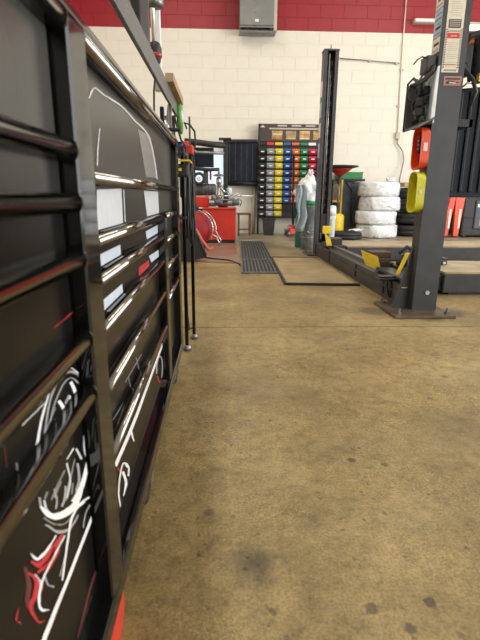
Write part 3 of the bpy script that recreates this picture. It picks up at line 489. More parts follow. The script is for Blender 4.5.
# flat prints on the drawer fronts
DECALS = [('pale',[[(0.665,0.822),(0.67,0.826),(0.677,0.831),(0.685,0.836),(0.693,0.84),(0.701,0.841),(0.713,0.841),(0.728,0.841),(0.746,0.841),(0.77,0.843),(0.8,0.844),(0.833,0.846),(0.866,0.847),(0.897,0.847),(0.929,0.846),(0.962,0.844),(0.997,0.842),(1.037,0.842),(1.081,0.841),(1.125,0.84),(1.163,0.836),(1.192,0.828),(1.214,0.817),(1.232,0.804),(1.248,0.792),(1.263,0.779),(1.274,0.764),(1.283,0.751),(1.29,0.742)],[(0.66,0.822),(0.665,0.825),(0.671,0.831),(0.68,0.836),(0.692,0.841),(0.705,0.843),(0.718,0.843),(0.733,0.843),(0.751,0.843),(0.775,0.845),(0.805,0.847),(0.839,0.849),(0.873,0.85),(0.906,0.85),(0.938,0.849),(0.972,0.847),(1.008,0.845),(1.048,0.845),(1.093,0.845),(1.139,0.843),(1.18,0.839),(1.212,0.831),(1.235,0.82),(1.253,0.807),(1.27,0.794),(1.286,0.78),(1.298,0.766),(1.307,0.753),(1.314,0.743)]]),('white',[[(0.706,0.791),(0.702,0.786),(0.697,0.779),(0.691,0.77),(0.687,0.763),(0.683,0.756),(0.681,0.749),(0.678,0.743),(0.677,0.739)],[(0.71,0.792),(0.706,0.787),(0.701,0.779),(0.695,0.771),(0.691,0.763),(0.688,0.756),(0.685,0.749),(0.683,0.743),(0.681,0.739)]]),('mist',[[(1.034,0.833),(1.204,0.839)],[(1.112,0.741),(1.302,0.745)]]),('pale',[[(0.667,0.707),(0.832,0.711)],[(0.655,0.653),(0.829,0.649)]]),('grey',[[(0.675,0.69),(0.678,0.692),(0.683,0.695),(0.689,0.699),(0.696,0.701),(0.702,0.703),(0.709,0.704),(0.716,0.705),(0.724,0.705),(0.733,0.706),(0.744,0.706),(0.754,0.706),(0.761,0.705),(0.766,0.704),(0.771,0.702),(0.774,0.699),(0.773,0.696),(0.771,0.694),(0.765,0.691),(0.757,0.688),(0.747,0.686),(0.731,0.685),(0.711,0.684),(0.692,0.684),(0.679,0.684)],[(0.666,0.69),(0.67,0.693),(0.675,0.696),(0.681,0.699),(0.688,0.702),(0.696,0.704),(0.704,0.706),(0.713,0.707),(0.722,0.708),(0.733,0.708),(0.745,0.709),(0.757,0.708),(0.768,0.707),(0.776,0.705),(0.782,0.703),(0.785,0.699),(0.785,0.696),(0.782,0.693),(0.775,0.69),(0.766,0.686),(0.752,0.684),(0.733,0.683),(0.712,0.682),(0.692,0.682),(0.68,0.682)]]),('pale',[[(1.072,0.71),(1.312,0.71)],[(1.101,0.651),(1.315,0.651)]]),('grey',[[(1.098,0.689),(1.102,0.691),(1.107,0.693),(1.115,0.695),(1.126,0.697),(1.15,0.698),(1.185,0.699),(1.221,0.7),(1.245,0.7),(1.254,0.698),(1.258,0.695),(1.258,0.691),(1.259,0.688)],[(1.082,0.69),(1.086,0.692),(1.091,0.694),(1.101,0.697),(1.118,0.699),(1.146,0.701),(1.182,0.702),(1.222,0.703),(1.255,0.702),(1.275,0.699),(1.281,0.695),(1.281,0.691),(1.282,0.688)]]),('ice',[[(0.661,0.619),(0.795,0.619)],[(0.661,0.593),(0.797,0.59)]]),('ice',[[(1.07,0.621),(1.286,0.623)],[(1.085,0.597),(1.294,0.598)]]),('ice',[[(0.661,0.553),(0.791,0.552)],[(0.662,0.532),(0.795,0.534)]]),('ice',[[(1.101,0.561),(1.308,0.555)],[(1.136,0.541),(1.314,0.537)]]),('red',[[(0.961,0.555),(1.098,0.552)],[(0.955,0.535),(1.105,0.533)]]),('white',[[(0.847,0.709),(0.843,0.648)],[(0.853,0.709),(0.849,0.648)]]),('mist',[[(0.772,0.377),(0.946,0.369)],[(0.766,0.38),(0.939,0.373)]]),('mist',[[(0.877,0.387),(0.9,0.352)],[(0.885,0.384),(0.908,0.349)]]),('mist',[[(0.795,0.378),(0.812,0.347)],[(0.802,0.375),(0.819,0.344)]]),('mist',[[(0.669,0.356),(0.753,0.348)],[(0.665,0.359),(0.748,0.351)]]),('white',[[(0.669,0.273),(0.693,0.272),(0.731,0.269),(0.778,0.267),(0.827,0.265),(0.873,0.265),(0.923,0.266),(0.977,0.268),(1.035,0.269),(1.104,0.271),(1.184,0.273),(1.263,0.275),(1.324,0.277)],[(0.65,0.287),(0.674,0.286),(0.711,0.284),(0.756,0.282),(0.802,0.281),(0.847,0.28),(0.896,0.281),(0.949,0.282),(1.006,0.283),(1.074,0.284),(1.152,0.286),(1.23,0.288),(1.291,0.29)]]),('white',[[(0.781,0.277),(0.784,0.273),(0.787,0.267),(0.791,0.261),(0.794,0.255),(0.799,0.25),(0.803,0.244),(0.807,0.24),(0.81,0.237)],[(0.798,0.268),(0.8,0.265),(0.803,0.259),(0.806,0.253),(0.808,0.248),(0.81,0.244),(0.813,0.24),(0.814,0.236),(0.815,0.234)]]),('white',[[(0.681,0.183),(0.679,0.19),(0.676,0.2),(0.673,0.211),(0.672,0.219),(0.675,0.226),(0.678,0.232),(0.684,0.237),(0.689,0.241),(0.695,0.245),(0.703,0.248),(0.71,0.249),(0.717,0.248),(0.719,0.247),(0.726,0.24),(0.733,0.231),(0.739,0.225)],[(0.672,0.19),(0.67,0.197),(0.667,0.206),(0.664,0.217),(0.663,0.226),(0.666,0.232),(0.669,0.238),(0.675,0.244),(0.68,0.248),(0.686,0.251),(0.693,0.254),(0.701,0.256),(0.71,0.254),(0.724,0.246),(0.735,0.236),(0.743,0.227),(0.749,0.221)]]),('red',[[(0.671,0.269),(0.673,0.266),(0.677,0.262),(0.681,0.257),(0.687,0.251),(0.693,0.245),(0.701,0.238),(0.708,0.232),(0.714,0.224),(0.721,0.215),(0.727,0.204),(0.732,0.193),(0.734,0.184),(0.731,0.178),(0.725,0.174),(0.717,0.171),(0.71,0.17),(0.702,0.172),(0.693,0.177),(0.685,0.181),(0.679,0.185)],[(0.678,0.266),(0.68,0.263),(0.683,0.259),(0.688,0.254),(0.692,0.248),(0.698,0.243),(0.706,0.236),(0.714,0.229),(0.722,0.22),(0.729,0.21),(0.735,0.199),(0.74,0.187),(0.742,0.178),(0.739,0.172),(0.733,0.167),(0.725,0.165),(0.717,0.164),(0.708,0.166),(0.698,0.171),(0.689,0.177),(0.683,0.18)]]),('white',[[(0.699,0.243),(0.702,0.236),(0.708,0.227),(0.713,0.218),(0.715,0.211),(0.712,0.206),(0.707,0.203),(0.701,0.2),(0.696,0.198)],[(0.717,0.233),(0.72,0.226),(0.726,0.217),(0.732,0.206),(0.734,0.198),(0.731,0.192),(0.725,0.188),(0.719,0.186),(0.714,0.184)]]),('white',[[(0.729,0.241),(0.733,0.237),(0.738,0.232),(0.743,0.226),(0.746,0.221),(0.746,0.217),(0.743,0.214),(0.74,0.211),(0.738,0.209)],[(0.74,0.236),(0.743,0.232),(0.749,0.226),(0.755,0.219),(0.759,0.213),(0.759,0.209),(0.756,0.205),(0.753,0.202),(0.751,0.2)]]),('grey',[[(1.152,0.242),(1.156,0.247),(1.162,0.256),(1.169,0.264),(1.178,0.269),(1.19,0.27),(1.204,0.269),(1.216,0.266),(1.22,0.265),(1.227,0.262),(1.237,0.254),(1.247,0.245),(1.251,0.236),(1.25,0.226),(1.243,0.214),(1.235,0.204),(1.23,0.198)],[(1.131,0.25),(1.135,0.256),(1.141,0.264),(1.148,0.272),(1.157,0.278),(1.169,0.279),(1.186,0.277),(1.205,0.274),(1.229,0.265),(1.248,0.256),(1.261,0.247),(1.271,0.237),(1.277,0.226),(1.275,0.216),(1.268,0.204),(1.26,0.194),(1.255,0.187)]]),('red',[[(1.147,0.237),(1.153,0.231),(1.161,0.222),(1.171,0.212),(1.185,0.202),(1.21,0.192),(1.228,0.188),(1.244,0.185),(1.255,0.183)],[(1.164,0.231),(1.17,0.225),(1.179,0.215),(1.189,0.205),(1.196,0.199),(1.198,0.199),(1.212,0.196),(1.227,0.194),(1.237,0.192)]]),('maroon',[[(0.795,0.18),(0.807,0.178),(0.825,0.176),(0.847,0.174),(0.869,0.173),(0.892,0.174),(0.918,0.175),(0.942,0.178),(0.96,0.179)],[(0.779,0.192),(0.791,0.19),(0.808,0.188),(0.829,0.187),(0.849,0.186),(0.871,0.187),(0.896,0.189),(0.919,0.192),(0.936,0.194)]]),('white',[[(0.526,0.731),(0.526,0.729),(0.526,0.727),(0.527,0.725),(0.527,0.724),(0.526,0.722),(0.525,0.72),(0.524,0.719),(0.523,0.717)],[(0.53,0.731),(0.531,0.73),(0.531,0.728),(0.531,0.726),(0.531,0.724),(0.531,0.722),(0.53,0.72),(0.529,0.719),(0.528,0.717)]]),('ice',[[(0.526,0.664),(0.527,0.663),(0.528,0.662),(0.53,0.661),(0.531,0.659),(0.531,0.658),(0.531,0.657),(0.531,0.656),(0.531,0.655)],[(0.532,0.665),(0.534,0.664),(0.535,0.662),(0.537,0.661),(0.538,0.66),(0.539,0.658),(0.539,0.657),(0.539,0.656),(0.539,0.655)]]),('red',[[(0.461,0.568),(0.469,0.568),(0.48,0.568),(0.493,0.568),(0.506,0.568),(0.52,0.569),(0.536,0.57),(0.55,0.57),(0.561,0.571)],[(0.46,0.569),(0.467,0.569),(0.479,0.569),(0.492,0.569),(0.505,0.57),(0.519,0.57),(0.534,0.571),(0.549,0.571),(0.559,0.572)]]),('white',[[(0.574,0.581),(0.572,0.579),(0.57,0.575),(0.567,0.571),(0.564,0.567),(0.562,0.562),(0.56,0.558),(0.558,0.554),(0.556,0.551)],[(0.578,0.58),(0.577,0.577),(0.577,0.573),(0.576,0.569),(0.574,0.564),(0.571,0.56),(0.567,0.556),(0.563,0.552),(0.56,0.55)]]),('white',[[(0.386,0.465),(0.389,0.47),(0.394,0.477),(0.399,0.484),(0.405,0.491),(0.413,0.497),(0.423,0.504),(0.433,0.51),(0.44,0.514)],[(0.38,0.469),(0.383,0.474),(0.388,0.48),(0.394,0.487),(0.401,0.494),(0.409,0.5),(0.42,0.506),(0.43,0.512),(0.437,0.516)]]),('grey',[[(0.405,0.468),(0.41,0.475),(0.417,0.484),(0.425,0.493),(0.433,0.501),(0.442,0.505),(0.45,0.508),(0.46,0.51),(0.469,0.51),(0.477,0.51),(0.485,0.508),(0.493,0.506),(0.5,0.503),(0.507,0.499),(0.515,0.495),(0.522,0.489),(0.529,0.484),(0.534,0.48),(0.537,0.474),(0.54,0.47),(0.543,0.466)],[(0.402,0.47),(0.406,0.477),(0.413,0.486),(0.421,0.496),(0.429,0.503),(0.437,0.508),(0.446,0.511),(0.455,0.513),(0.464,0.514),(0.473,0.514),(0.483,0.512),(0.492,0.509),(0.502,0.505),(0.512,0.501),(0.521,0.495),(0.529,0.489),(0.536,0.483),(0.541,0.478),(0.544,0.473),(0.546,0.468),(0.547,0.465)]]),('white',[[(0.481,0.515),(0.484,0.514),(0.489,0.512),(0.495,0.51),(0.501,0.508),(0.508,0.503),(0.516,0.497),(0.524,0.491),(0.531,0.485),(0.537,0.481),(0.542,0.478),(0.545,0.475),(0.548,0.473)],[(0.48,0.516),(0.484,0.515),(0.489,0.514),(0.496,0.511),(0.503,0.508),(0.51,0.503),(0.519,0.497),(0.527,0.491),(0.534,0.485),(0.54,0.481),(0.544,0.478),(0.548,0.475),(0.551,0.473)]]),('white',[[(0.534,0.506),(0.548,0.504)],[(0.532,0.507),(0.546,0.505)]]),('white',[[(0.365,0.508),(0.369,0.508),(0.375,0.508),(0.382,0.507),(0.388,0.507),(0.396,0.506),(0.404,0.506),(0.412,0.505),(0.418,0.505)],[(0.364,0.509),(0.368,0.509),(0.374,0.509),(0.38,0.508),(0.387,0.508),(0.395,0.507),(0.403,0.507),(0.411,0.506),(0.417,0.506)]]),('white',[[(0.488,0.496),(0.49,0.494),(0.492,0.491),(0.494,0.488),(0.496,0.484),(0.498,0.481),(0.5,0.477),(0.501,0.473),(0.502,0.47)],[(0.498,0.494),(0.5,0.491),(0.502,0.488),(0.505,0.485),(0.507,0.481),(0.509,0.477),(0.511,0.473),(0.513,0.469),(0.514,0.466)]]),('white',[[(0.448,0.492),(0.45,0.489),(0.453,0.486),(0.455,0.483),(0.458,0.479),(0.459,0.476),(0.46,0.472),(0.46,0.468),(0.46,0.466)],[(0.456,0.49),(0.458,0.488),(0.461,0.484),(0.465,0.48),(0.468,0.476),(0.469,0.472),(0.47,0.467),(0.471,0.464),(0.471,0.461)]]),('pale',[[(0.436,0.478),(0.44,0.466)],[(0.443,0.475),(0.448,0.463)]]),('grey',[[(0.473,0.477),(0.488,0.48)],[(0.468,0.481),(0.482,0.484)]]),('white',[[(0.459,0.417),(0.483,0.416)],[(0.456,0.419),(0.48,0.419)]]),('pale',[[(0.487,0.413),(0.502,0.39)],[(0.493,0.411),(0.509,0.387)]]),('maroon',[[(0.331,0.509),(0.331,0.507),(0.331,0.504),(0.331,0.5),(0.331,0.497),(0.331,0.495),(0.331,0.493),(0.331,0.491),(0.331,0.49)],[(0.332,0.508),(0.332,0.506),(0.332,0.503),(0.332,0.499),(0.332,0.496),(0.332,0.494),(0.332,0.492),(0.332,0.49),(0.332,0.489)]]),('grey',[[(0.346,0.484),(0.346,0.467)],[(0.348,0.483),(0.347,0.466)]]),('ice',[[(0.524,0.42),(0.523,0.416),(0.519,0.41),(0.516,0.403),(0.515,0.397),(0.516,0.391),(0.519,0.385),(0.523,0.38),(0.525,0.376)],[(0.544,0.409),(0.54,0.406),(0.534,0.401),(0.53,0.396),(0.526,0.391),(0.526,0.386),(0.527,0.381),(0.528,0.377),(0.529,0.374)]]),('white',[[(0.529,0.419),(0.53,0.414),(0.531,0.406),(0.532,0.398),(0.532,0.391),(0.531,0.386),(0.529,0.382),(0.525,0.379),(0.521,0.375),(0.514,0.372),(0.506,0.368),(0.497,0.365),(0.488,0.363),(0.48,0.363),(0.471,0.363),(0.463,0.364),(0.457,0.365)],[(0.533,0.417),(0.535,0.412),(0.537,0.403),(0.54,0.394),(0.541,0.386),(0.54,0.381),(0.539,0.376),(0.536,0.372),(0.532,0.367),(0.527,0.362),(0.52,0.357),(0.512,0.353),(0.504,0.35),(0.495,0.349),(0.486,0.349),(0.478,0.35),(0.472,0.35)]]),('white',[[(0.492,0.365),(0.488,0.363),(0.483,0.36),(0.477,0.358),(0.471,0.357),(0.465,0.358),(0.458,0.36),(0.45,0.363),(0.443,0.367),(0.435,0.37),(0.428,0.374),(0.421,0.378),(0.415,0.382),(0.41,0.385),(0.405,0.389),(0.4,0.394),(0.396,0.398),(0.392,0.403),(0.388,0.408),(0.385,0.412),(0.382,0.415)],[(0.505,0.355),(0.502,0.352),(0.498,0.348),(0.492,0.345),(0.485,0.344),(0.478,0.344),(0.47,0.346),(0.462,0.348),(0.454,0.351),(0.444,0.356),(0.435,0.361),(0.425,0.367),(0.416,0.373),(0.407,0.38),(0.4,0.387),(0.394,0.393),(0.389,0.399),(0.385,0.405),(0.382,0.41),(0.38,0.414),(0.379,0.417)]]),('grey',[[(0.385,0.391),(0.39,0.386),(0.397,0.377),(0.405,0.367),(0.413,0.358),(0.422,0.351),(0.431,0.344),(0.44,0.339),(0.449,0.334),(0.458,0.332),(0.466,0.33),(0.473,0.33),(0.478,0.33)],[(0.387,0.391),(0.393,0.385),(0.4,0.377),(0.408,0.367),(0.416,0.36),(0.423,0.354),(0.43,0.349),(0.437,0.344),(0.445,0.34),(0.453,0.337),(0.461,0.335),(0.469,0.334),(0.475,0.333)]]),('white',[[(0.538,0.315),(0.527,0.321),(0.513,0.329),(0.497,0.337),(0.485,0.342),(0.475,0.346),(0.466,0.347),(0.458,0.348),(0.451,0.348),(0.446,0.346),(0.443,0.343),(0.439,0.339),(0.435,0.334),(0.428,0.327),(0.42,0.318),(0.413,0.31),(0.408,0.304)],[(0.539,0.312),(0.529,0.318),(0.515,0.325),(0.501,0.332),(0.489,0.337),(0.48,0.34),(0.471,0.342),(0.464,0.342),(0.458,0.342),(0.453,0.34),(0.449,0.338),(0.445,0.334),(0.44,0.329),(0.433,0.322),(0.424,0.313),(0.417,0.305),(0.411,0.3)]]),('grey',[[(0.538,0.309),(0.531,0.311),(0.521,0.313),(0.51,0.315),(0.502,0.316),(0.497,0.314),(0.492,0.311),(0.489,0.307),(0.487,0.305)],[(0.542,0.305),(0.534,0.307),(0.524,0.309),(0.514,0.311),(0.506,0.312),(0.501,0.31),(0.496,0.307),(0.493,0.304),(0.491,0.301)]]),('mist',[[(0.445,0.374),(0.45,0.377),(0.456,0.381),(0.463,0.386),(0.469,0.39),(0.474,0.393),(0.478,0.397),(0.482,0.399),(0.484,0.402)],[(0.438,0.381),(0.442,0.383),(0.449,0.387),(0.457,0.391),(0.463,0.394),(0.469,0.397),(0.474,0.4),(0.478,0.402),(0.481,0.404)]]),('mist',[[(0.416,0.399),(0.438,0.403)],[(0.412,0.403),(0.434,0.408)]]),('mist',[[(0.394,0.414),(0.402,0.416)],[(0.39,0.418),(0.398,0.42)]]),('grey',[[(0.384,0.412),(0.383,0.424)],[(0.379,0.415),(0.379,0.427)]]),('red',[[(0.423,0.35),(0.417,0.352),(0.408,0.355),(0.399,0.357),(0.391,0.36),(0.383,0.361),(0.376,0.363),(0.369,0.365),(0.365,0.367),(0.362,0.369),(0.358,0.373),(0.353,0.379),(0.35,0.383)],[(0.427,0.345),(0.423,0.345),(0.416,0.345),(0.408,0.346),(0.401,0.346),(0.393,0.348),(0.385,0.35),(0.377,0.353),(0.369,0.357),(0.36,0.365),(0.354,0.373),(0.35,0.379),(0.347,0.383)]]),('white',[[(0.406,0.363),(0.401,0.363),(0.394,0.364),(0.387,0.366),(0.381,0.367),(0.375,0.369),(0.369,0.372),(0.363,0.374),(0.36,0.376),(0.358,0.379),(0.355,0.383),(0.352,0.387),(0.35,0.391)],[(0.408,0.36),(0.403,0.36),(0.398,0.361),(0.391,0.361),(0.385,0.362),(0.378,0.364),(0.372,0.366),(0.366,0.369),(0.36,0.373),(0.355,0.379),(0.352,0.384),(0.35,0.389),(0.349,0.391)]]),('red',[[(0.34,0.378),(0.342,0.374),(0.346,0.369),(0.349,0.363),(0.35,0.36),(0.35,0.357),(0.349,0.355),(0.346,0.353),(0.344,0.351),(0.342,0.35),(0.338,0.35),(0.335,0.349),(0.334,0.346),(0.335,0.34),(0.338,0.333),(0.342,0.325),(0.346,0.317),(0.35,0.311),(0.355,0.307),(0.359,0.304),(0.362,0.302)],[(0.342,0.378),(0.345,0.374),(0.35,0.367),(0.355,0.36),(0.359,0.352),(0.359,0.348),(0.358,0.345),(0.355,0.342),(0.353,0.341),(0.349,0.34),(0.345,0.341),(0.342,0.341),(0.341,0.339),(0.341,0.335),(0.343,0.329),(0.346,0.322),(0.348,0.316),(0.351,0.313),(0.354,0.309),(0.358,0.306),(0.361,0.303)]]),('white',[[(0.429,0.343),(0.422,0.344),(0.411,0.345),(0.401,0.346),(0.392,0.346),(0.385,0.347),(0.379,0.348),(0.373,0.348),(0.368,0.348),(0.363,0.347),(0.359,0.345),(0.355,0.343),(0.352,0.34),(0.351,0.337),(0.351,0.332),(0.351,0.328),(0.354,0.322),(0.358,0.316),(0.364,0.311),(0.369,0.306),(0.372,0.303)],[(0.431,0.34),(0.424,0.341),(0.414,0.342),(0.404,0.342),(0.395,0.343),(0.388,0.344),(0.382,0.344),(0.377,0.344),(0.372,0.344),(0.367,0.343),(0.363,0.341),(0.359,0.338),(0.357,0.335),(0.356,0.332),(0.355,0.328),(0.356,0.324),(0.358,0.32),(0.36,0.317),(0.364,0.313),(0.368,0.308),(0.372,0.304)]]),('red',[[(0.412,0.339),(0.406,0.34),(0.398,0.342),(0.39,0.343),(0.382,0.345),(0.376,0.346),(0.371,0.347),(0.366,0.348),(0.362,0.349)],[(0.414,0.336),(0.409,0.337),(0.401,0.338),(0.393,0.339),(0.387,0.34),(0.38,0.342),(0.373,0.344),(0.368,0.345),(0.364,0.347)]]),('grey',[[(0.369,0.35),(0.37,0.346),(0.371,0.341),(0.373,0.335),(0.375,0.33),(0.379,0.325),(0.383,0.32),(0.386,0.316),(0.389,0.314)],[(0.372,0.347),(0.373,0.344),(0.375,0.338),(0.376,0.333),(0.378,0.328),(0.38,0.325),(0.384,0.321),(0.387,0.318),(0.389,0.315)]]),('red',[[(0.316,0.365),(0.315,0.364),(0.313,0.363),(0.311,0.362),(0.31,0.36),(0.312,0.356),(0.314,0.353),(0.316,0.349),(0.318,0.347)],[(0.318,0.364),(0.316,0.363),(0.315,0.361),(0.313,0.359),(0.312,0.357),(0.313,0.355),(0.315,0.353),(0.317,0.35),(0.318,0.347)]]),('white',[[(0.535,0.295),(0.513,0.295),(0.484,0.294),(0.455,0.294),(0.429,0.293),(0.407,0.293),(0.385,0.294),(0.367,0.294),(0.353,0.294),(0.345,0.292),(0.339,0.291),(0.336,0.289),(0.334,0.288)],[(0.544,0.287),(0.522,0.286),(0.493,0.285),(0.463,0.285),(0.437,0.284),(0.415,0.284),(0.393,0.284),(0.374,0.283),(0.361,0.283),(0.352,0.281),(0.347,0.279),(0.344,0.278),(0.342,0.276)]]),('maroon',[[(0.535,0.205),(0.527,0.207),(0.516,0.21),(0.503,0.212),(0.49,0.211),(0.475,0.208),(0.459,0.204),(0.444,0.199),(0.434,0.196)],[(0.54,0.2),(0.533,0.201),(0.522,0.202),(0.511,0.203),(0.498,0.202),(0.483,0.199),(0.467,0.193),(0.452,0.188),(0.443,0.185)]]),('red',[[(0.533,0.26),(0.52,0.256)],[(0.536,0.257),(0.523,0.253)]]),('grey',[[(0.427,0.48),(0.429,0.482),(0.432,0.485),(0.436,0.488),(0.441,0.491),(0.447,0.494),(0.455,0.497),(0.463,0.499),(0.471,0.501),(0.478,0.501),(0.484,0.501),(0.49,0.5),(0.496,0.498),(0.502,0.495),(0.508,0.49),(0.514,0.485),(0.519,0.482)],[(0.424,0.482),(0.426,0.484),(0.429,0.487),(0.433,0.49),(0.438,0.493),(0.444,0.496),(0.452,0.499),(0.46,0.501),(0.468,0.503),(0.475,0.503),(0.482,0.503),(0.489,0.501),(0.497,0.499),(0.504,0.495),(0.512,0.49),(0.518,0.485),(0.522,0.481)]]),('mist',[[(0.398,0.467),(0.401,0.469),(0.405,0.471),(0.409,0.475),(0.415,0.477),(0.422,0.48),(0.43,0.482),(0.438,0.485),(0.444,0.486)],[(0.395,0.469),(0.397,0.471),(0.401,0.474),(0.406,0.477),(0.412,0.48),(0.419,0.482),(0.427,0.485),(0.435,0.487),(0.441,0.489)]]),('white',[[(0.433,0.477),(0.438,0.46)],[(0.438,0.475),(0.443,0.458)]]),('pale',[[(0.481,0.483),(0.485,0.472)],[(0.488,0.481),(0.492,0.469)]]),('mist',[[(0.459,0.463),(0.488,0.461)],[(0.455,0.466),(0.484,0.464)]]),('pale',[[(0.454,0.415),(0.455,0.41),(0.457,0.403),(0.459,0.396),(0.459,0.39),(0.456,0.386),(0.452,0.383),(0.447,0.38),(0.444,0.378)],[(0.459,0.413),(0.46,0.408),(0.462,0.401),(0.464,0.393),(0.464,0.387),(0.461,0.382),(0.456,0.379),(0.451,0.376),(0.448,0.375)]]),('grey',[[(0.486,0.395),(0.487,0.391),(0.488,0.385),(0.488,0.379),(0.487,0.374),(0.485,0.371),(0.48,0.369),(0.476,0.367),(0.473,0.366)],[(0.494,0.39),(0.495,0.386),(0.496,0.38),(0.496,0.374),(0.496,0.368),(0.492,0.365),(0.488,0.363),(0.483,0.361),(0.48,0.36)]]),('mist',[[(0.409,0.402),(0.412,0.403),(0.416,0.404),(0.42,0.405),(0.426,0.406),(0.432,0.406),(0.44,0.407),(0.447,0.407),(0.452,0.408)],[(0.405,0.405),(0.408,0.406),(0.412,0.407),(0.417,0.408),(0.422,0.409),(0.429,0.41),(0.436,0.41),(0.443,0.411),(0.448,0.411)]]),('pale',[[(0.387,0.417),(0.388,0.415),(0.388,0.412),(0.389,0.408),(0.39,0.405),(0.392,0.402),(0.394,0.399),(0.396,0.397),(0.398,0.395)],[(0.392,0.415),(0.392,0.412),(0.393,0.409),(0.393,0.406),(0.394,0.403),(0.396,0.4),(0.397,0.398),(0.399,0.396),(0.401,0.394)]]),('grey',[[(0.414,0.411),(0.415,0.408),(0.416,0.403),(0.417,0.399),(0.418,0.395),(0.417,0.393),(0.415,0.391),(0.413,0.39),(0.412,0.389)],[(0.418,0.409),(0.419,0.406),(0.42,0.401),(0.422,0.396),(0.422,0.392),(0.421,0.389),(0.419,0.387),(0.417,0.386),(0.416,0.386)]]),('grey',[[(0.444,0.394),(0.443,0.392),(0.442,0.389),(0.44,0.386),(0.438,0.384),(0.436,0.382),(0.433,0.381),(0.43,0.381),(0.428,0.38)],[(0.45,0.389),(0.449,0.387),(0.448,0.384),(0.446,0.381),(0.444,0.379),(0.442,0.377),(0.438,0.376),(0.436,0.376),(0.434,0.375)]]),('mist',[[(0.467,0.382),(0.46,0.371)],[(0.472,0.378),(0.465,0.368)]]),('mist',[[(0.384,0.4),(0.387,0.396),(0.393,0.389),(0.399,0.382),(0.405,0.375),(0.413,0.369),(0.42,0.362),(0.429,0.356),(0.437,0.351),(0.445,0.347),(0.454,0.345),(0.461,0.343),(0.467,0.342)],[(0.386,0.4),(0.39,0.395),(0.395,0.389),(0.401,0.382),(0.407,0.376),(0.413,0.37),(0.421,0.364),(0.428,0.358),(0.435,0.354),(0.443,0.351),(0.451,0.348),(0.458,0.347),(0.463,0.345)]]),('white',[[(0.456,0.344),(0.459,0.344),(0.463,0.343),(0.468,0.343),(0.474,0.341),(0.481,0.339),(0.489,0.335),(0.498,0.331),(0.504,0.329)],[(0.453,0.347),(0.456,0.346),(0.46,0.346),(0.466,0.345),(0.471,0.344),(0.479,0.341),(0.487,0.338),(0.496,0.334),(0.502,0.331)]]),('grey',[[(0.432,0.333),(0.43,0.331),(0.428,0.328),(0.426,0.325),(0.423,0.322),(0.418,0.319),(0.413,0.316),(0.408,0.314),(0.404,0.313)],[(0.435,0.33),(0.433,0.328),(0.431,0.325),(0.429,0.322),(0.426,0.319),(0.421,0.316),(0.416,0.314),(0.41,0.311),(0.407,0.31)]]),('red',[[(0.399,0.354),(0.397,0.354),(0.393,0.353),(0.389,0.353),(0.386,0.353),(0.381,0.354),(0.377,0.356),(0.372,0.358),(0.368,0.359),(0.365,0.36),(0.362,0.361),(0.359,0.363),(0.357,0.363)],[(0.402,0.351),(0.4,0.35),(0.398,0.349),(0.394,0.347),(0.391,0.347),(0.387,0.347),(0.382,0.348),(0.378,0.35),(0.374,0.351),(0.369,0.353),(0.365,0.356),(0.362,0.358),(0.359,0.359)]]),('red',[[(0.349,0.365),(0.351,0.362),(0.354,0.357),(0.357,0.352),(0.359,0.349),(0.359,0.347),(0.358,0.345),(0.357,0.344),(0.356,0.343)],[(0.352,0.365),(0.354,0.361),(0.358,0.355),(0.363,0.349),(0.366,0.343),(0.366,0.34),(0.365,0.338),(0.363,0.337),(0.362,0.336)]]),('maroon',[[(0.335,0.389),(0.335,0.385),(0.336,0.38),(0.336,0.374),(0.336,0.369),(0.335,0.366),(0.333,0.364),(0.33,0.361),(0.33,0.357),(0.331,0.35),(0.335,0.342),(0.338,0.334),(0.34,0.329)],[(0.34,0.385),(0.341,0.381),(0.343,0.374),(0.344,0.367),(0.345,0.361),(0.343,0.357),(0.341,0.354),(0.339,0.352),(0.338,0.349),(0.339,0.344),(0.341,0.337),(0.344,0.33),(0.345,0.325)]]),('pale',[[(0.352,0.365),(0.353,0.362),(0.356,0.358),(0.358,0.354),(0.359,0.351),(0.359,0.348),(0.358,0.345),(0.357,0.343),(0.356,0.341)],[(0.353,0.365),(0.355,0.362),(0.357,0.358),(0.36,0.353),(0.362,0.349),(0.362,0.346),(0.36,0.343),(0.358,0.341),(0.357,0.34)]]),('mist',[[(0.326,0.476),(0.33,0.476),(0.335,0.476),(0.341,0.475),(0.348,0.475),(0.355,0.474),(0.364,0.474),(0.372,0.473),(0.378,0.473)],[(0.325,0.477),(0.329,0.477),(0.334,0.477),(0.34,0.477),(0.346,0.476),(0.354,0.476),(0.362,0.475),(0.371,0.475),(0.377,0.474)]]),('maroon',[[(0.371,0.533),(0.377,0.533),(0.385,0.532),(0.395,0.532),(0.405,0.532),(0.416,0.532),(0.428,0.533),(0.44,0.534),(0.448,0.535)],[(0.366,0.537),(0.372,0.538),(0.379,0.538),(0.388,0.539),(0.397,0.539),(0.409,0.539),(0.422,0.538),(0.435,0.538),(0.444,0.538)]])]
order = ['maroon', 'mist', 'grey', 'red', 'pale', 'ice', 'white']
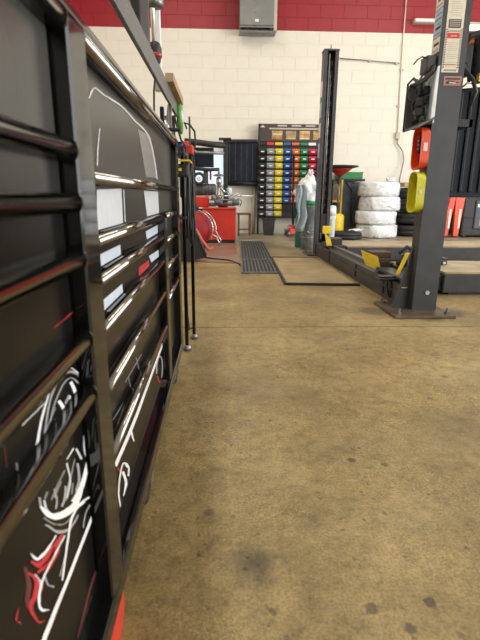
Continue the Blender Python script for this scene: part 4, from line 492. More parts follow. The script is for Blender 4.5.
for ci, (col, (A, B)) in enumerate(DECALS):
    per = {}
    for i in range(len(A) - 1):
        q = [A[i], A[i+1], B[i+1], B[i]]
        for di, (y0, y1, z0, z1, d) in enumerate(DR):
            # clip the stroke to every drawer front it crosses
            pts = q
            for ax, lim, sg in ((0, y0 + .006, 1), (0, y1 - .006, -1), (1, z0 + .009, 1), (1, z1 - .009, -1)):
                out = []
                for a_, b_ in zip(pts, pts[1:] + pts[:1]):
                    ia = (a_[ax] - lim) * sg >= 0; ib = (b_[ax] - lim) * sg >= 0
                    if ia: out.append(a_)
                    if ia != ib:
                        tt = (lim - a_[ax]) / (b_[ax] - a_[ax]); out.append((a_[0] + (b_[0] - a_[0]) * tt, a_[1] + (b_[1] - a_[1]) * tt))
                pts = out
                if len(pts) < 3: break
            if len(pts) >= 3: per.setdefault(di, []).append(pts)
    for di, lst in per.items():
        b = MB(); x = XD + 0.0004 + order.index(col) * 0.0001 + (ci % 5) * 0.00002
        for pts in lst: b.poly([(x, p[0], p[1]) for p in pts])
        bmesh.ops.remove_doubles(b.bm, verts=list(b.bm.verts), dist=0.00002)
        b.build('printed_stroke', K['g_' + col], DR[di][4])

# ---------------------------------------------------------------- overhead rack rail behind the chest and what is on it
XRR = -0.262
rack = thing('overhead_rack', (-0.29, 2.0, 0), 'grey speckled steel rail rising diagonally above the chest', 'rack')
MB().box((XRR - 0.004, -0.95, 1.148), (XRR + 0.010, 2.96, 1.222), 0.002).build('rail', K['hammer'], rack)
for y in (-0.93, 2.90): MB().box((-0.33, y, 0.0), (XRR - 0.006, y + 0.045, 1.148), 0.003).build('upright', K['rubber'], rack)
MB().box((-0.302, 1.78, 1.215), (-0.267, 1.95, 2.4), 0.006).build('column', K['rubber'], rack)
MB().box((-0.296, 1.955, 1.215), (-0.268, 2.0, 2.4), 0.004).build('column_channel', K['lift'], rack)
# long screwdriver with black and red handle, stuck down through the rail, ratchet on top
t = thing('long_driver', (-0.255, 2.14, 1.22), 'long chrome driver bar with black and red grip above the rail', 'tool')
MB().tube([(-0.275, 2.15, 1.31), (-0.275, 2.15, 1.62)], 0.0085, 10).build('shaft', mat('polished shaft', (0.85, 0.82, 0.78), 0.3, 0.6, 0.05), t)
MB().lathe([(0.006, 0), (0.020, 0.012), (0.026, 0.04), (0.027, 0.062), (0.020, 0.085), (0.010, 0.09)], (-0.270, 2.15, 1.224), 16).build('grip', K['rubber'], t)
MB().lathe([(0.0268, 0.0), (0.0275, 0.004), (0.0225, 0.02), (0.012, 0.03)][::-1] if False else [(0.0262, -0.008), (0.0278, 0.0), (0.0262, 0.008)], (-0.270, 2.15, 1.262), 16).build('grip_band', K['dark_red'], t)
MB().lathe([(0.012, 0), (0.034, 0.004), (0.036, 0.03), (0.030, 0.034), (0.030, 0.055), (0.036, 0.06), (0.036, 0.09)], (-0.265, 2.15, 1.435), 18).build('head', K['dull_steel'], t)
t = MB().box((-0.295, 2.28, 1.155), (-0.262, 2.315, 1.56), 0.003).build('white_strip', K['white_plastic']); tag(t, 'upright white plastic strip beside the chrome driver bar', 'strip')
t = thing('wood_offcut', (-0.26, 3.0, 1.2), 'rough timber offcut lying at the far end of the speckled rail', 'wood')
MB().box((-0.262, 2.42, 1.222), (-0.222, 3.00, 1.262), 0.003).build('board', K['wood'], t)
MB().box((-0.258, 2.50, 1.262), (-0.232, 2.98, 1.278), 0.002).build('thin_board', K['wood'], t)
t = thing('tape_roll', (-0.27, 3.05, 1.18), 'bright green round reel hanging below the timber offcut', 'reel')
MB().lathe([(0.03, -0.012), (0.10, -0.012), (0.105, -0.006), (0.105, 0.006), (0.10, 0.012), (0.03, 0.012)], (-0.245, 3.02, 1.165), 28, 'x').build('disc', K['lime'], t)
MB().lathe([(0.02, 0.0), (0.034, 0.002), (0.034, 0.016), (0.02, 0.018)], (-0.245, 3.02, 1.165), 16, 'x').build('hub', K['white_plastic'], t)
MB().tube([(-0.25, 2.98, 1.225), (-0.248, 3.0, 1.18), (-0.247, 3.02, 1.14)], 0.004, 6).build('hanger', K['dull_steel'], t)
t = MB().tube(arc((-0.20, 2.98, 1.07), 0.02, 90, 100, 1, 'xz') + [(-0.215, 2.97, 1.12), (-0.185, 2.96, 1.11), (-0.155, 2.95, 1.07), (-0.150, 2.95, 1.0), (-0.165, 2.94, 0.945), (-0.20, 2.93, 0.965), (-0.235, 2.92, 1.02), (-0.262, 2.90, 1.12), (-0.27, 2.9, 1.15)], 0.006, 6).build('cable_loop', K['rubber'])
tag(t, 'thin black cable hanging in a loop below the green reel', 'cable')
t = MB().tube([(-0.262, 2.05, 1.155), (-0.262, 2.0, 1.10), (-0.262, 1.98, 1.02), (-0.262, 2.02, 0.96), (-0.255, 2.12, 0.93)], 0.004, 6).build('cable_drop', K['rubber'])
tag(t, 'thin black cable dropping from the rail to the chest end', 'cable')
# clutter between rail and chest end: clamp tool, grey hose, peg
t = thing('hand_clamp', (-0.25, 2.2, 1.0), 'dull steel clamp standing below the rail at the end of the chest', 'clamp')
MB().box((-0.262, 2.16, 0.98), (-0.245, 2.19, 1.07), 0.003).build('jaw', K['charcoal'], t)
MB().box((-0.275, 2.10, 0.965), (-0.17, 2.135, 0.978), 0.003).build('bar', K['rubber'], t)
MB().tube([(-0.262, 2.3, 1.04), (-0.245, 2.3, 1.0), (-0.235, 2.28, 0.97)], 0.012, 8).build('screw', K['steel'], t)
t = MB().tube([(-0.262, 2.6, 1.148), (-0.258, 2.5, 1.08), (-0.245, 2.4, 1.0), (-0.215, 2.3, 0.95), (-0.20, 2.25, 0.925)], 0.013, 8).build('grey_hose', K['machine_grey'])
tag(t, 'grey air hose curving from the rail down to the cart', 'hose')

# ---------------------------------------------------------------- utility cart just past the chest
t = thing('utility_cart', (-0.30, 2.15, 0), 'black stand with thin legs just past the end of the tool chest', 'cart')
for (x, y) in ((-0.158, 2.06), (-0.135, 2.24), (-0.46, 2.06), (-0.46, 2.24)):
    l = MB().box((x - 0.011, y - 0.011, 0.02), (x + 0.005, y + 0.005, 0.90), 0.002).build('leg', K['black_gloss'], t)
    MB().lathe([(0.012, 0), (0.02, 0.004), (0.018, 0.02), (0.01, 0.026)], (x - .003, y - .003, 0), 12).build('leg_tip', K['dull_steel'], l)
MB().box((-0.48, 2.04, 0.865), (-0.150, 2.26, 0.88), 0.003).build('top_shelf', K['rubber'], t)
MB().box((-0.48, 2.04, 0.60), (-0.150, 2.26, 0.612), 0.003).build('lower_shelf', K['rubber'], t)
MB().tube([(-0.162, 2.075, 0.50), (-0.158, 2.10, 0.16), (-0.157, 2.16, 0.07), (-0.142, 2.235, 0.06)], 0.004, 6).build('brace', K['black_gloss'], t)
MB().box((-0.15, 2.04, 0.840), (-0.130, 2.26, 0.846)).build('yellow_edge', K['yellow'], t)
MB().box((-0.19, 2.032, 0.838), (-0.126, 2.04, 0.845)).build('yellow_edge', K['yellow'], t)
t = thing('blue_box', (-0.2, 2.1, 0.88), 'small blue box on top of the black stand', 'box')
MB().box((-0.22, 2.07, 0.88), (-0.163, 2.15, 0.912), 0.003).build('body', K['blue'], t)
MB().box((-0.222, 2.068, 0.912), (-0.161, 2.152, 0.919), 0.002).build('lid', K['charcoal'], t)
t = thing('red_case', (-0.14, 2.2, 0.88), 'small red case on the black stand beside the blue box', 'case')
MB().box((-0.152, 2.16, 0.88), (-0.122, 2.25, 0.916), 0.004).build('body', K['machine_red'], t)
MB().tube([(-0.137, 2.18, 0.916), (-0.137, 2.185, 0.924), (-0.137, 2.225, 0.924), (-0.137, 2.23, 0.916)], 0.003, 6).build('handle', K['charcoal'], t)
# black hoses and straps bunched on the stand
for i, (dx, lb) in enumerate(((0.0, 'coiled black hose hanging at the front of the black stand'), (0.012, 'black strap bundle hanging on the outer side of the black stand'))):
    pts = []
    for k in range(46):
        a = k * 2 * PI / 9; pts.append((-0.150 + dx * 1.4 + 0.012 * math.cos(a * 0.37), 2.12 + 0.05 * i + 0.03 * math.cos(a), 0.66 + 0.16 * math.sin(a) + 0.002 * k - 0.04 * i))
    t = MB().tube(pts, 0.0065, 6).build('hanging_hose', K['rubber']); tag(t, lb, 'hose')
t = thing('power_tool', (-0.16, 2.1, 0.8), 'black power tool hanging under the cart top', 'tool')
MB().box((-0.185, 2.045, 0.775), (-0.135, 2.09, 0.830), 0.01).build('body', K['rubber'], t)
MB().box((-0.176, 2.05, 0.69), (-0.150, 2.085, 0.78), 0.008).build('grip', K['rubber'], t)
MB().box((-0.178, 2.041, 0.80), (-0.165, 2.046, 0.812)).build('badge', K['yellow'], t)

# ---------------------------------------------------------------- window behind the red machine
wn = MB(); wn.box((-0.72, 9.03, 0.86), (0.10, YB, 0.90)).box((-0.72, 9.03, 1.50), (0.10, YB, 1.54)).box((-0.72, 9.03, 0.90), (-0.69, YB, 1.50)).box((0.07, 9.03, 0.90), (0.10, YB, 1.50)).box((-0.33, 9.035, 0.90), (-0.31, YB, 1.50))
wo = tag(wn.build('window_1', K['white_plastic']), kind='structure')
for x0, x1 in ((-0.69, -0.33), (-0.31, 0.07)): MB().box((x0, 9.040, 0.90), (x1, 9.046, 1.50)).build('pane', mat('daylit pane', (0.6, 0.75, 0.9), 0.2, emit=((0.62, 0.76, 0.92), 0.75)), wo)

# ---------------------------------------------------------------- red tyre changer
tc = thing('tyre_changer', (-0.02, 7.35, 0), 'big red workshop tyre machine with cluttered grey turntable at the back left', 'machine')
MB().box((-0.275, 7.12, 0.045), (0.225, 7.65, 0.50), 0.012).build('cabinet', K['machine_red'], tc)
MB().box((-0.28, 7.105, 0.50), (0.235, 7.66, 0.53), 0.008).build('top_plate', K['machine_red'], tc)
MB().box((-0.26, 7.14, 0.0), (0.21, 7.63, 0.046)).build('plinth', K['rubber'], tc)
MB().prism([(0.226, 0.05), (0.24, 0.05), (0.24, 0.48), (0.226, 0.5)], 'y', 7.13, 7.60).build('side_trim', K['beige'], tc)
MB().lathe([(0.07, 0), (0.08, 0.02), (0.06, 0.05), (0.05, 0.09), (0.20, 0.10), (0.205, 0.115), (0.19, 0.125)], (0.03, 7.38, 0.53), 28).build('turntable', K['dull_steel'], tc)
for a in range(4):
    q = rotz(a * 90 + 30)
    MB().box((0.10 + .03, 7.36, 0.655), (0.23, 7.40, 0.685), 0.006, q, (0.03, 7.38, 0.67)).box((0.19, 7.355, 0.66), (0.225, 7.405, 0.72), 0.008, q, (0.03, 7.38, 0.69)).build('clamp_jaw', K['dull_steel'], tc)
MB().tube([(-0.23, 7.2, 0.700), (0.52, 7.22, 0.705)], 0.009, 8).build('lever_bar', K['steel'], tc)
for x, z, r, l in ((-0.10, 0.60, 0.045, 0.12), (0.17, 0.60, 0.04, 0.1), (0.08, 0.58, 0.03, 0.13), (-0.18, 0.575, 0.03, 0.1)):
    MB().lathe([(r * .6, 0), (r, 0.01), (r, l), (r * .6, l + .01)], (x, 7.16, z), 16, 'x').build('air_cylinder', K['machine_grey'], tc)
MB().box((-0.03, 7.14, 0.545), (0.10, 7.24, 0.60), 0.015).build('pedal_casting', mat('rusty casting', (0.09, 0.04, 0.03), 0.6, 0.2, 0.3, 30), tc)
MB().tube([(0.20, 7.2, 0.62), (0.27, 7.2, 0.66), (0.32, 7.2, 0.62), (0.29, 7.2, 0.55)], 0.009, 8).build('pipe', K['dull_steel'], tc)
MB().tube([(0.12, 7.18, 0.66), (0.2, 7.17, 0.71), (0.25, 7.2, 0.74), (0.33, 7.25, 0.68)], 0.008, 6).build('pipe', K['ice_plastic'], tc)
MB().lathe([(0.035, 0), (0.085, 0.01), (0.09, 0.03), (0.09, 0.30), (0.085, 0.32), (0.035, 0.33)], (-0.40, 7.40, 0.79), 20, 'x').build('drive_motor', K['machine_grey'], tc)
for i in range(5): MB().lathe([(0.089, 0), (0.095, 0.002), (0.095, 0.008), (0.089, 0.01)], (-0.34 + i * .05, 7.40, 0.79), 20, 'x').build('cooling_fin', K['lift'], tc)
MB().lathe([(0.05, 0), (0.05, 0.04), (0.028, 0.06), (0.026, 0.20), (0.04, 0.22), (0.04, 0.30), (0.02, 0.32)], (-0.03, 7.34, 0.66), 18).build('mount_head', K['steel'], tc)
MB().tube([(-0.03, 7.34, 0.86), (0.02, 7.32, 0.80), (0.06, 7.30, 0.74)], 0.022, 10).build('mount_arm', K['steel'], tc)
MB().lathe([(0.035, 0), (0.04, 0.01), (0.04, 0.09), (0.035, 0.1)], (0.13, 7.36, 0.72), 16).build('air_filter', K['ice_plastic'], tc)
MB().tube([(-0.55, 7.5, 1.50), (-0.40, 7.5, 1.49), (-0.2, 7.5, 1.465), (0.06, 7.5, 1.445)], 0.045, 12).build('upper_arm', K['rubber'], tc)
MB().tube([(-0.46, 7.38, 1.37), (-0.36, 7.38, 1.33), (-0.18, 7.38, 1.325), (0.05, 7.38, 1.325)], 0.024, 10).build('upper_tube', K['dull_steel'], tc)
MB().tube([(-0.52, 7.3, 1.24), (-0.45, 7.3, 1.14), (-0.36, 7.3, 1.09), (-0.18, 7.3, 1.08), (-0.02, 7.3, 1.085)], 0.026, 10).build('swing_arm', K['rubber'], tc)
MB().lathe([(0.06, 0), (0.09, 0.012), (0.05, 0.03), (0.016, 0.04), (0.016, 0.07)], (-0.03, 7.3, 0.985), 20).build('press_cone', K['dull_steel'], tc)
MB().box((-0.26, 7.32, 0.88), (-0.19, 7.38, 1.10), 0.008).build('arm_post', K['slate'], tc)
MB().box((-0.17, 7.31, 0.93), (-0.14, 7.35, 1.06), 0.006).build('red_clip', K['dark_red'], tc)
MB().tube(arc((-0.33, 7.3, 0.95), 0.075, 0, 360, 18, 'xz')[:-1], 0.022, 8, close=True).build('pressure_ring', K['rubber'], tc)
MB().lathe([(0.02, 0), (0.035, 0.005), (0.035, 0.02)], (-0.33, 7.29, 0.95), 16, 'y').build('gauge', K['white_plastic'], tc)
MB().box((-0.50, 7.52, 0.50), (-0.40, 7.68, 1.48), 0.01).build('column', K['rubber'], tc)
MB().box((-0.60, 7.50, 0.0), (-0.285, 7.68, 0.50), 0.01).build('rear_body', K['rubber'], tc)
MB().box((-0.40, 7.30, 0.53), (-0.18, 7.45, 0.69), 0.02).build('red_housing', K['machine_red'], tc)
t = thing('flat_screen', (-0.25, 7.8, 1.15), 'black flat monitor behind the upper machine arm', 'monitor')
MB().box((-0.47, 7.76, 1.14), (-0.11, 7.80, 1.44), 0.008).build('housing', K['rubber'], t)
MB().box((-0.455, 7.755, 1.155), (-0.125, 7.762, 1.425)).build('screen', K['charcoal'], t)
MB().box((-0.46, 7.80, 0.85), (-0.42, 7.83, 1.30)).build('mount', K['rubber'], t)
MB().box((-0.5, 7.75, 0.0), (-0.40, 7.86, 0.86), 0.004).build('stand', K['rubber'], t)
t = thing('bead_breaker', (-0.38, 6.3, 0), 'round dished red guard with chrome hoops in front of the red machine', 'guard')
MB().lathe([(0.02, -0.05), (0.15, -0.045), (0.235, -0.015), (0.252, 0.0), (0.252, 0.03), (0.2, 0.03)], (-0.38, 6.30, 0.262), 36, 'y').build('disc', K['dark_red'], t)
MB().tube(arc((-0.365, 6.245, 0.262), 0.258, 75, -30, 16, 'xz'), 0.010, 8).build('hoop', K['steel'], t)
MB().tube(arc((-0.335, 6.255, 0.262), 0.268, 70, -5, 14, 'xz') + [(-0.045, 6.25, 0.20), (-0.005, 6.25, 0.13), (-0.0, 6.25, 0.06)], 0.009, 8).build('hoop', K['steel'], t)
MB().tube([(-0.11, 6.22, 0.20), (-0.06, 6.22, 0.17), (-0.03, 6.22, 0.10), (-0.03, 6.22, 0.05)], 0.012, 8).build('bent_tube', K['steel'], t)
MB().box((-0.50, 6.33, 0.0), (-0.20, 6.45, 0.10), 0.01).build('foot', K['rubber'], t)
MB().tube([(-0.33, 6.0, 0.30), (-0.24, 6.0, 0.14), (-0.16, 6.0, 0.03), (-0.10, 6.0, 0.05)], 0.018, 8).build('red_lever', mat('faded red', (0.55, 0.13, 0.10), 0.5), t)
t = thing('oil_pan', (-0.33, 5.1, 0), 'tilted black plastic drain pan on the floor before the red guard', 'pan')
q = MB(); q.prism([(-0.46, 0.02), (-0.36, 0.0), (-0.17, 0.05), (-0.165, 0.09), (-0.27, 0.34), (-0.33, 0.40), (-0.46, 0.42)], 'y', 5.02, 5.14)
q.build('tub', K['rubber'], t)
MB().tube([(-0.46, 5.01, 0.42), (-0.33, 5.01, 0.40), (-0.27, 5.01, 0.34), (-0.165, 5.01, 0.09), (-0.17, 5.01, 0.05)], 0.010, 8).build('rim', K['rubber'], t)
t = thing('red_stand', (-0.45, 6.6, 0), 'red upright stand with white tube left of the grey machine motor', 'stand')
MB().box((-0.50, 6.52, 0.0), (-0.38, 6.62, 0.80), 0.01).build('column', K['dark_red'], t)
MB().box((-0.53, 6.5, 0.80), (-0.405, 6.64, 1.0), 0.012).build('head', K['machine_red'], t)
MB().tube([(-0.42, 6.49, 0.62), (-0.42, 6.49, 1.02)], 0.015, 10).build('white_tube', K['white_plastic'], t)
MB().box((-0.445, 6.475, 1.0), (-0.40, 6.50, 1.06), 0.006).build('tube_cap', K['white_plastic'], t)
for z in (0.4, 0.52): MB().lathe([(0.04, 0), (0.06, 0.01), (0.06, 0.06), (0.04, 0.07)], (-0.36, 6.50, z), 14, 'y').build('knob', K['rubber'], t)
MB().box((-0.52, 6.54, 1.34), (-0.40, 6.6, 1.40), 0.01).build('red_top', K['machine_red'], t)
MB().box((-0.50, 6.55, 1.0), (-0.46, 6.59, 1.37)).build('top_post', K['rubber'], t)
t = MB().tube([(-0.40, 6.4, 0.0), (-0.40, 6.4, 1.68)], 0.012, 8).build('thin_pole', K['rubber']); tag(t, 'thin black pole rising beside the end of the tool chest', 'pole')

# ---------------------------------------------------------------- two-post lift
lift = thing('car_lift', (1.27, 4.2, 0), 'charcoal two-post car lift with floor beam and yellow guards', 'car lift')
def post(yf, ysgn, top):
    """C-section column, open towards the other post"""
    x0, x1 = 1.192, 1.342; th = 0.012; yb = yf + ysgn * 0.105
    b = MB(); ya, yc = sorted((yf, yb))
    web = (yf, yf + ysgn * th)
    b.box((x0, min(web), 0.015), (x1, max(web), top)); b.box((x0, yf + ysgn * th, 0.015), (x0 + th, yb - ysgn * th, top)); b.box((x1 - th, yf + ysgn * th, 0.015), (x1, yb - ysgn * th, top))
    e = (yb - ysgn * th, yb)
    b.box((x0, min(e), 0.015), (x0 + 0.032, max(e), top)); b.box((x1 - 0.032, min(e), 0.015), (x1, max(e), top))
    return b.build('post', K['lift'], lift)
pn = post(2.75, 1, 2.27)
# far post stands with its open side facing the camera
x0, x1 = 1.155, 1.318
b = MB(); b.box((x0, 5.66, 0.015), (x0 + 0.012, 5.768, 2.27)); b.box((x1 - 0.012, 5.66, 0.015), (x1, 5.768, 2.27)); b.box((x0, 5.768, 0.015), (x1, 5.78, 2.27)); b.box((x0, 5.65, 0.015), (x0 + 0.038, 5.66, 2.27)); b.box((x1 - 0.038, 5.65, 0.015), (x1, 5.66, 2.27))
pf = b.build('post', K['lift'], lift)
for i in range(18): MB().box((x0 + 0.040, 5.744, 0.35 + i * 0.105), (x1 - 0.040, 5.766, 0.40 + i * 0.105)).build('lock_rung', K['dull_steel'], pf)
MB().box((x0 + .066, 5.70, 0.2), (x0 + .078, 5.74, 2.25)).build('chain', K['dull_steel'], pf)
MB().tube([(x0 + .09, 5.70, 0.2), (x0 + .09, 5.70, 2.24)], 0.008, 8).build('cylinder_rod', K['steel'], pf)
MB().box((x0 - .006, 5.645, 2.262), (x1 + .006, 5.79, 2.28), 0.003).build('top_cap', K['lift'], pf)
MB().tube([(1.235, 5.70, 2.28), (1.235, 5.70, 2.335)], 0.006, 6).build('cap_bolt', K['dull_steel'], pf)
for i in range(4):
    MB().box((x0 - 0.002, 5.67, 1.60 - i * 0.22 + .2), (x0, 5.76, 1.76 - i * 0.22 + .2)).build('side_label', K['label_blue' if i % 2 else 'paper'], pf)
MB().box((1.18, 5.62, 0.09), (1.215, 5.648, 0.15)).build('round_tag', K['pink'], pf)
# base plates
for nm, (xa, ya, xb, yb) in (('base_plate', (1.03, 2.60, 1.40, 3.00)), ('base_plate', (1.05, 5.55, 1.39, 5.95))):
    bp = MB().box((xa, ya, 0.0), (xb, yb, 0.018), 0.003).build(nm, mat('oily base plate', (0.13, 0.10, 0.065), 0.4, 0.5, 0.35, 12), lift)
    for px_, py_ in ((xa + .04, ya + .05), (xb - .03, ya + .06), (xb - .03, yb - .05), (xa + .04, yb - .05)):
        MB().lathe([(0.018, 0), (0.018, 0.014), (0.008, 0.016), (0.008, 0.035)], (px_, py_, 0.018), 6, sm=False).build('anchor_bolt', K['dull_steel'], bp)
# gussets
MB().prism([(1.09, 0.018), (1.192, 0.018), (1.192, 0.42), (1.17, 0.30)], 'y', 2.82, 2.84).build('gusset', K['lift'], lift)
MB().lathe([(0.014, 0), (0.014, 0.008)], (1.275, 2.742, 0.13), 12, 'y').build('lock_pin', K['steel'], lift)
# floor beam with stepped cover
bm_ = MB(); bm_.prism([(1.165, 0.0), (1.345, 0.0), (1.345, 0.13), (1.318, 0.165), (1.225, 0.165), (1.215, 0.15), (1.165, 0.145)], 'y', 2.86, 5.64)
beam = bm_.build('floor_beam', K['lift'], lift)
MB().box((1.158, 2.95, 0.085), (1.165, 5.6, 0.10)).build('ridge', K['lift'], beam)
MB().box((1.225, 3.7, 0.165), (1.25, 5.5, 0.182)).build('cable_cover', K['dull_steel'], beam)
for y in (3.05, 3.2, 3.9, 4.9): MB().box((1.156, y, 0.03), (1.166, y + 0.03, 0.14), 0.003).build('strap', K['lift_dark'], beam)
MB().tube([(1.155, 3.12, 0.175), (1.15, 3.10, 0.10), (1.152, 3.06, 0.04)], 0.006, 6).build('hook_rod', K['lift_dark'], beam)
# lift arms with yellow foot guards and rubber pads
def arm(nm, y, guard, pads, sx=1):
    a = MB().box((1.16, y - 0.08, 0.166), (1.40, y + 0.08, 0.19), 0.004).build(nm, K['lift'], lift)
    return a
a1 = MB().box((1.18, 2.86, 0.166), (1.33, 3.52, 0.186), 0.004).build('arm', K['lift'], lift)
MB().prism([(1.055, 0.315), (1.185, 0.265), (1.222, 0.150), (1.095, 0.20)], 'y', 3.44, 3.452).build('foot_guard', K['yellow'], a1)
MB().box((1.19, 3.46, 0.186), (1.32, 3.58, 0.215), 0.006).build('pad_block', K['brown'], a1)
MB().box((1.18, 3.45, 0.215), (1.285, 3.57, 0.25), 0.006).build('pad_block', K['brown'], a1)
MB().box((1.15, 3.47, 0.25), (1.30, 3.60, 0.295), 0.006).build('pad_block', K['brown'], a1)
MB().prism([(1.205, 0.178), (1.222, 0.178), (1.283, 0.332), (1.266, 0.332)], 'y', 3.09, 3.12).build('foot_guard', K['yellow'], a1)
MB().box((1.08, 3.05, 0.166), (1.25, 3.12, 0.180), 0.003).build('arm_link', K['lift'], a1)
MB().box((1.07, 3.04, 0.150), (1.27, 3.13, 0.166), 0.003).build('arm_link', K['lift'], a1)
# pivot mechanism
for k, (x, y, z, r, h) in enumerate(((1.36, 3.38, 0.20, 0.05, 0.09), (1.43, 3.45, 0.22, 0.035, 0.12), (1.47, 3.36, 0.20, 0.055, 0.05), (1.40, 3.30, 0.19, 0.025, 0.17))):
    MB().lathe([(r * .7, 0), (r, 0.01), (r, h * .6), (r * .6, h * .7), (r * .6, h)], (x, y, z), 16).build('pivot', K['machine_grey' if k % 2 else 'lift_dark'], a1)
MB().box((1.30, 3.25, 0.17), (1.54, 3.52, 0.205), 0.01).build('pivot_plate', K['lift_dark'], a1)
MB().tube([(1.31, 3.36, 0.30), (1.36, 3.34, 0.35), (1.42, 3.34, 0.31), (1.50, 3.36, 0.33)], 0.014, 8).build('hose', K['slate'], a1)
a2 = MB().box((1.16, 5.0, 0.166), (1.36, 5.30, 0.186), 0.004).build('arm', K['lift'], lift)
MB().prism([(1.125, 0.32), (1.19, 0.26), (1.225, 0.12), (1.155, 0.18)], 'y', 5.02, 5.035).build('foot_guard', K['yellow'], a2)
MB().box((1.13, 5.16, 0.30), (1.225, 5.18, 0.385), 0.006).build('foot_guard', K['yellow'], a2)
MB().box((1.20, 5.06, 0.186), (1.33, 5.22, 0.26), 0.008).build('pad_block', K['brown'], a2)
for i in range(3): MB().box((1.195, 5.055, 0.19 + i * .022), (1.335, 5.225, 0.20 + i * .022)).build('pad_rib', K['rubber'], a2)
# carriage inside near the foot of the far post
MB().box((1.20, 5.66, 0.28), (1.28, 5.76, 0.50), 0.01).build('carriage', K['rubber'], pf)
# ---- labels on the near post
lb = MB().box((1.212, 2.7475, 1.364), (1.306, 2.75, 2.05)).build('warning_label', K['paper'], pn)
LX0, LX1 = 1.212, 1.306; yl = 2.7468
def lrect(x0, x1, z0, z1, mt, nm='print', dy=0.0): return MB().box((x0, yl - dy, z0), (x1, 2.7476, z1)).build(nm, K[mt], lb)
lrect(LX0 + .012, LX1 - .014, 1.580, 1.622, 'ink', 'black_band')
for i in range(4): lrect(LX0 + .016, LX1 - .018, 1.587 + i * .009, 1.591 + i * .009, 'pale_ink', 'text_line', 0.0004)
lrect(LX0 + .012, LX1 - .014, 1.530, 1.556, 'red_ink', 'red_band')
lrect(LX0 + .03, LX1 - .03, 1.539, 1.545, 'pale_ink', 'text_line', 0.0004)
for z, x1_ in [(1.508 - i * 0.0095, LX1 - .016 - random.random() * .014) for i in range(13) if i not in (5, 9)] + [(1.64 + i * .0105, LX1 - .018 - random.random() * .01) for i in range(7)]:
    lrect(LX0 + .016, x1_, z, z + .0023, 'pale_ink', 'text_line')
lrect(LX0 + .012, LX1 - .014, 1.400, 1.404, 'red_ink', 'red_line')
hz = MB()
for i in range(16):
    z = 1.566 - i * 0.0122
    for xa in (LX0 + .0015, LX1 - .0115):
        hz.prism([(xa, z), (xa + .010, z + .006), (xa + .010, z + .0115), (xa, z + .0055)], 'y', yl, 2.7476)
for i in range(8):
    xa = LX0 + .012 + i * .009
    for z in (1.560, 1.370): hz.prism([(xa, z), (xa + .004, z), (xa + .008, z + .009), (xa + .004, z + .009)], 'y', yl, 2.7476)
hz.build('hazard_border', K['ink'], lb)
sm_ = MB().box((1.232, 2.7475, 1.298), (1.330, 2.75, 1.345)).build('small_label', K['pink'], pn)
MB().box((1.240, 2.7468, 1.328), (1.322, 2.7476, 1.336)).build('text_line', K['ink'], sm_)
cg = MB(); cg.prism([(1.242, 1.306), (1.246, 1.318), (1.262, 1.324), (1.268, 1.318), (1.276, 1.324), (1.296, 1.318), (1.318, 1.318), (1.318, 1.312), (1.30, 1.312), (1.27, 1.306)], 'y', 2.7468, 2.7476); cg.build('emblem', K['ink'], sm_)
MB().box((1.262, 2.7466, 1.310), (1.30, 2.7469, 1.315)).build('text_line', K['paper'], sm_)
# left-face labels
for z0, z1, mt, nm in ((1.69, 1.90, 'paper', 'side_label'), (1.55, 1.685, 'label_blue', 'side_label'), (1.47, 1.545, 'paper', 'side_label')):
    s_ = MB().box((1.189, 2.758, z0), (1.192, 2.85, z1)).build(nm, K[mt], pn)
    k = 0
    z = z0 + 0.012
    while z < z1 - 0.015:
        MB().box((1.1882, 2.765, z), (1.1891, 2.842 - (k % 3) * .015, z + (.014 if k % 4 == 1 else .005))).build('text_line', K['print_blue' if k % 2 == 0 else 'ink'], s_); z += 0.024; k += 1
# low-left small scuffs
MB().box((1.14, 2.818, 0.145), (1.175, 2.8205, 0.149)).build('scratch', K['paper'], lift)

# oblong tool trays fixed on the left side of the near post
def tray(nm, zc, mt, inner, lbl):
    t = thing(nm, (1.16, 2.80, zc), lbl, 'tray')
    out = rrect(0.125, 0.232, 0.050, 6); inn = rrect(0.111, 0.218, 0.043, 6); yc = 2.808
    b = MB(); xa, xb = 1.142, 1.191
    O0 = [b.bm.verts.new((xa, yc + p[0], zc + p[1])) for p in out]; O1 = [b.bm.verts.new((xb, yc + p[0], zc + p[1])) for p in out]
    I0 = [b.bm.verts.new((xa, yc + p[0], zc + p[1])) for p in inn]; I1 = [b.bm.verts.new((xb - .006, yc + p[0], zc + p[1])) for p in inn]
    n = len(out); fs = []
    for i in range(n):
        j = (i + 1) % n
        fs += [b.bm.faces.new(q) for q in ((O0[i], O0[j], O1[j], O1[i]), (I0[i], I0[j], I1[j], I1[i]), (O0[i], O0[j], I0[j], I0[i]))]
    fs += [b.bm.faces.new(I1), b.bm.faces.new(O1)]
    b._fin(fs); b.build('shell', K[mt], t)
    lip = MB().tube([(xa, yc + p[0] * 1.0, zc + p[1]) for p in out], 0.0035, 6, close=True); lip.build('lip', K[mt], t)
    return t
tr = tray('orange_tray', 0.973, 'orange', None, 'orange oblong tray hung on the left side of the lift post')
MB().box((1.155, 2.742, 0.955), (1.178, 2.746, 1.0)).build('label_card', K['paper'], tr)
tr2 = tray('yellow_tray', 0.728, 'acid', None, 'acid-yellow oblong tray hung below the orange tray')
MB().box((1.158, 2.742, 0.72), (1.172, 2.746, 0.742)).build('label_card', K['paper'], tr2)
t = thing('remote_tool', (1.15, 2.79, 0.95), 'small black tool standing inside the orange tray', 'tool')
MB().box((1.142, 2.775, 0.95), (1.168, 2.805, 1.045), 0.006).build('body', K['charcoal'], t)
MB().tube([(1.155, 2.79, 0.95), (1.155, 2.785, 0.875)], 0.006, 8).build('shank', K['rubber'], t)
for i in range(3): MB().box((1.1405, 2.779, 0.965 + i * .022), (1.1425, 2.801, 0.975 + i * .022)).build('button', K['dull_steel'], t)
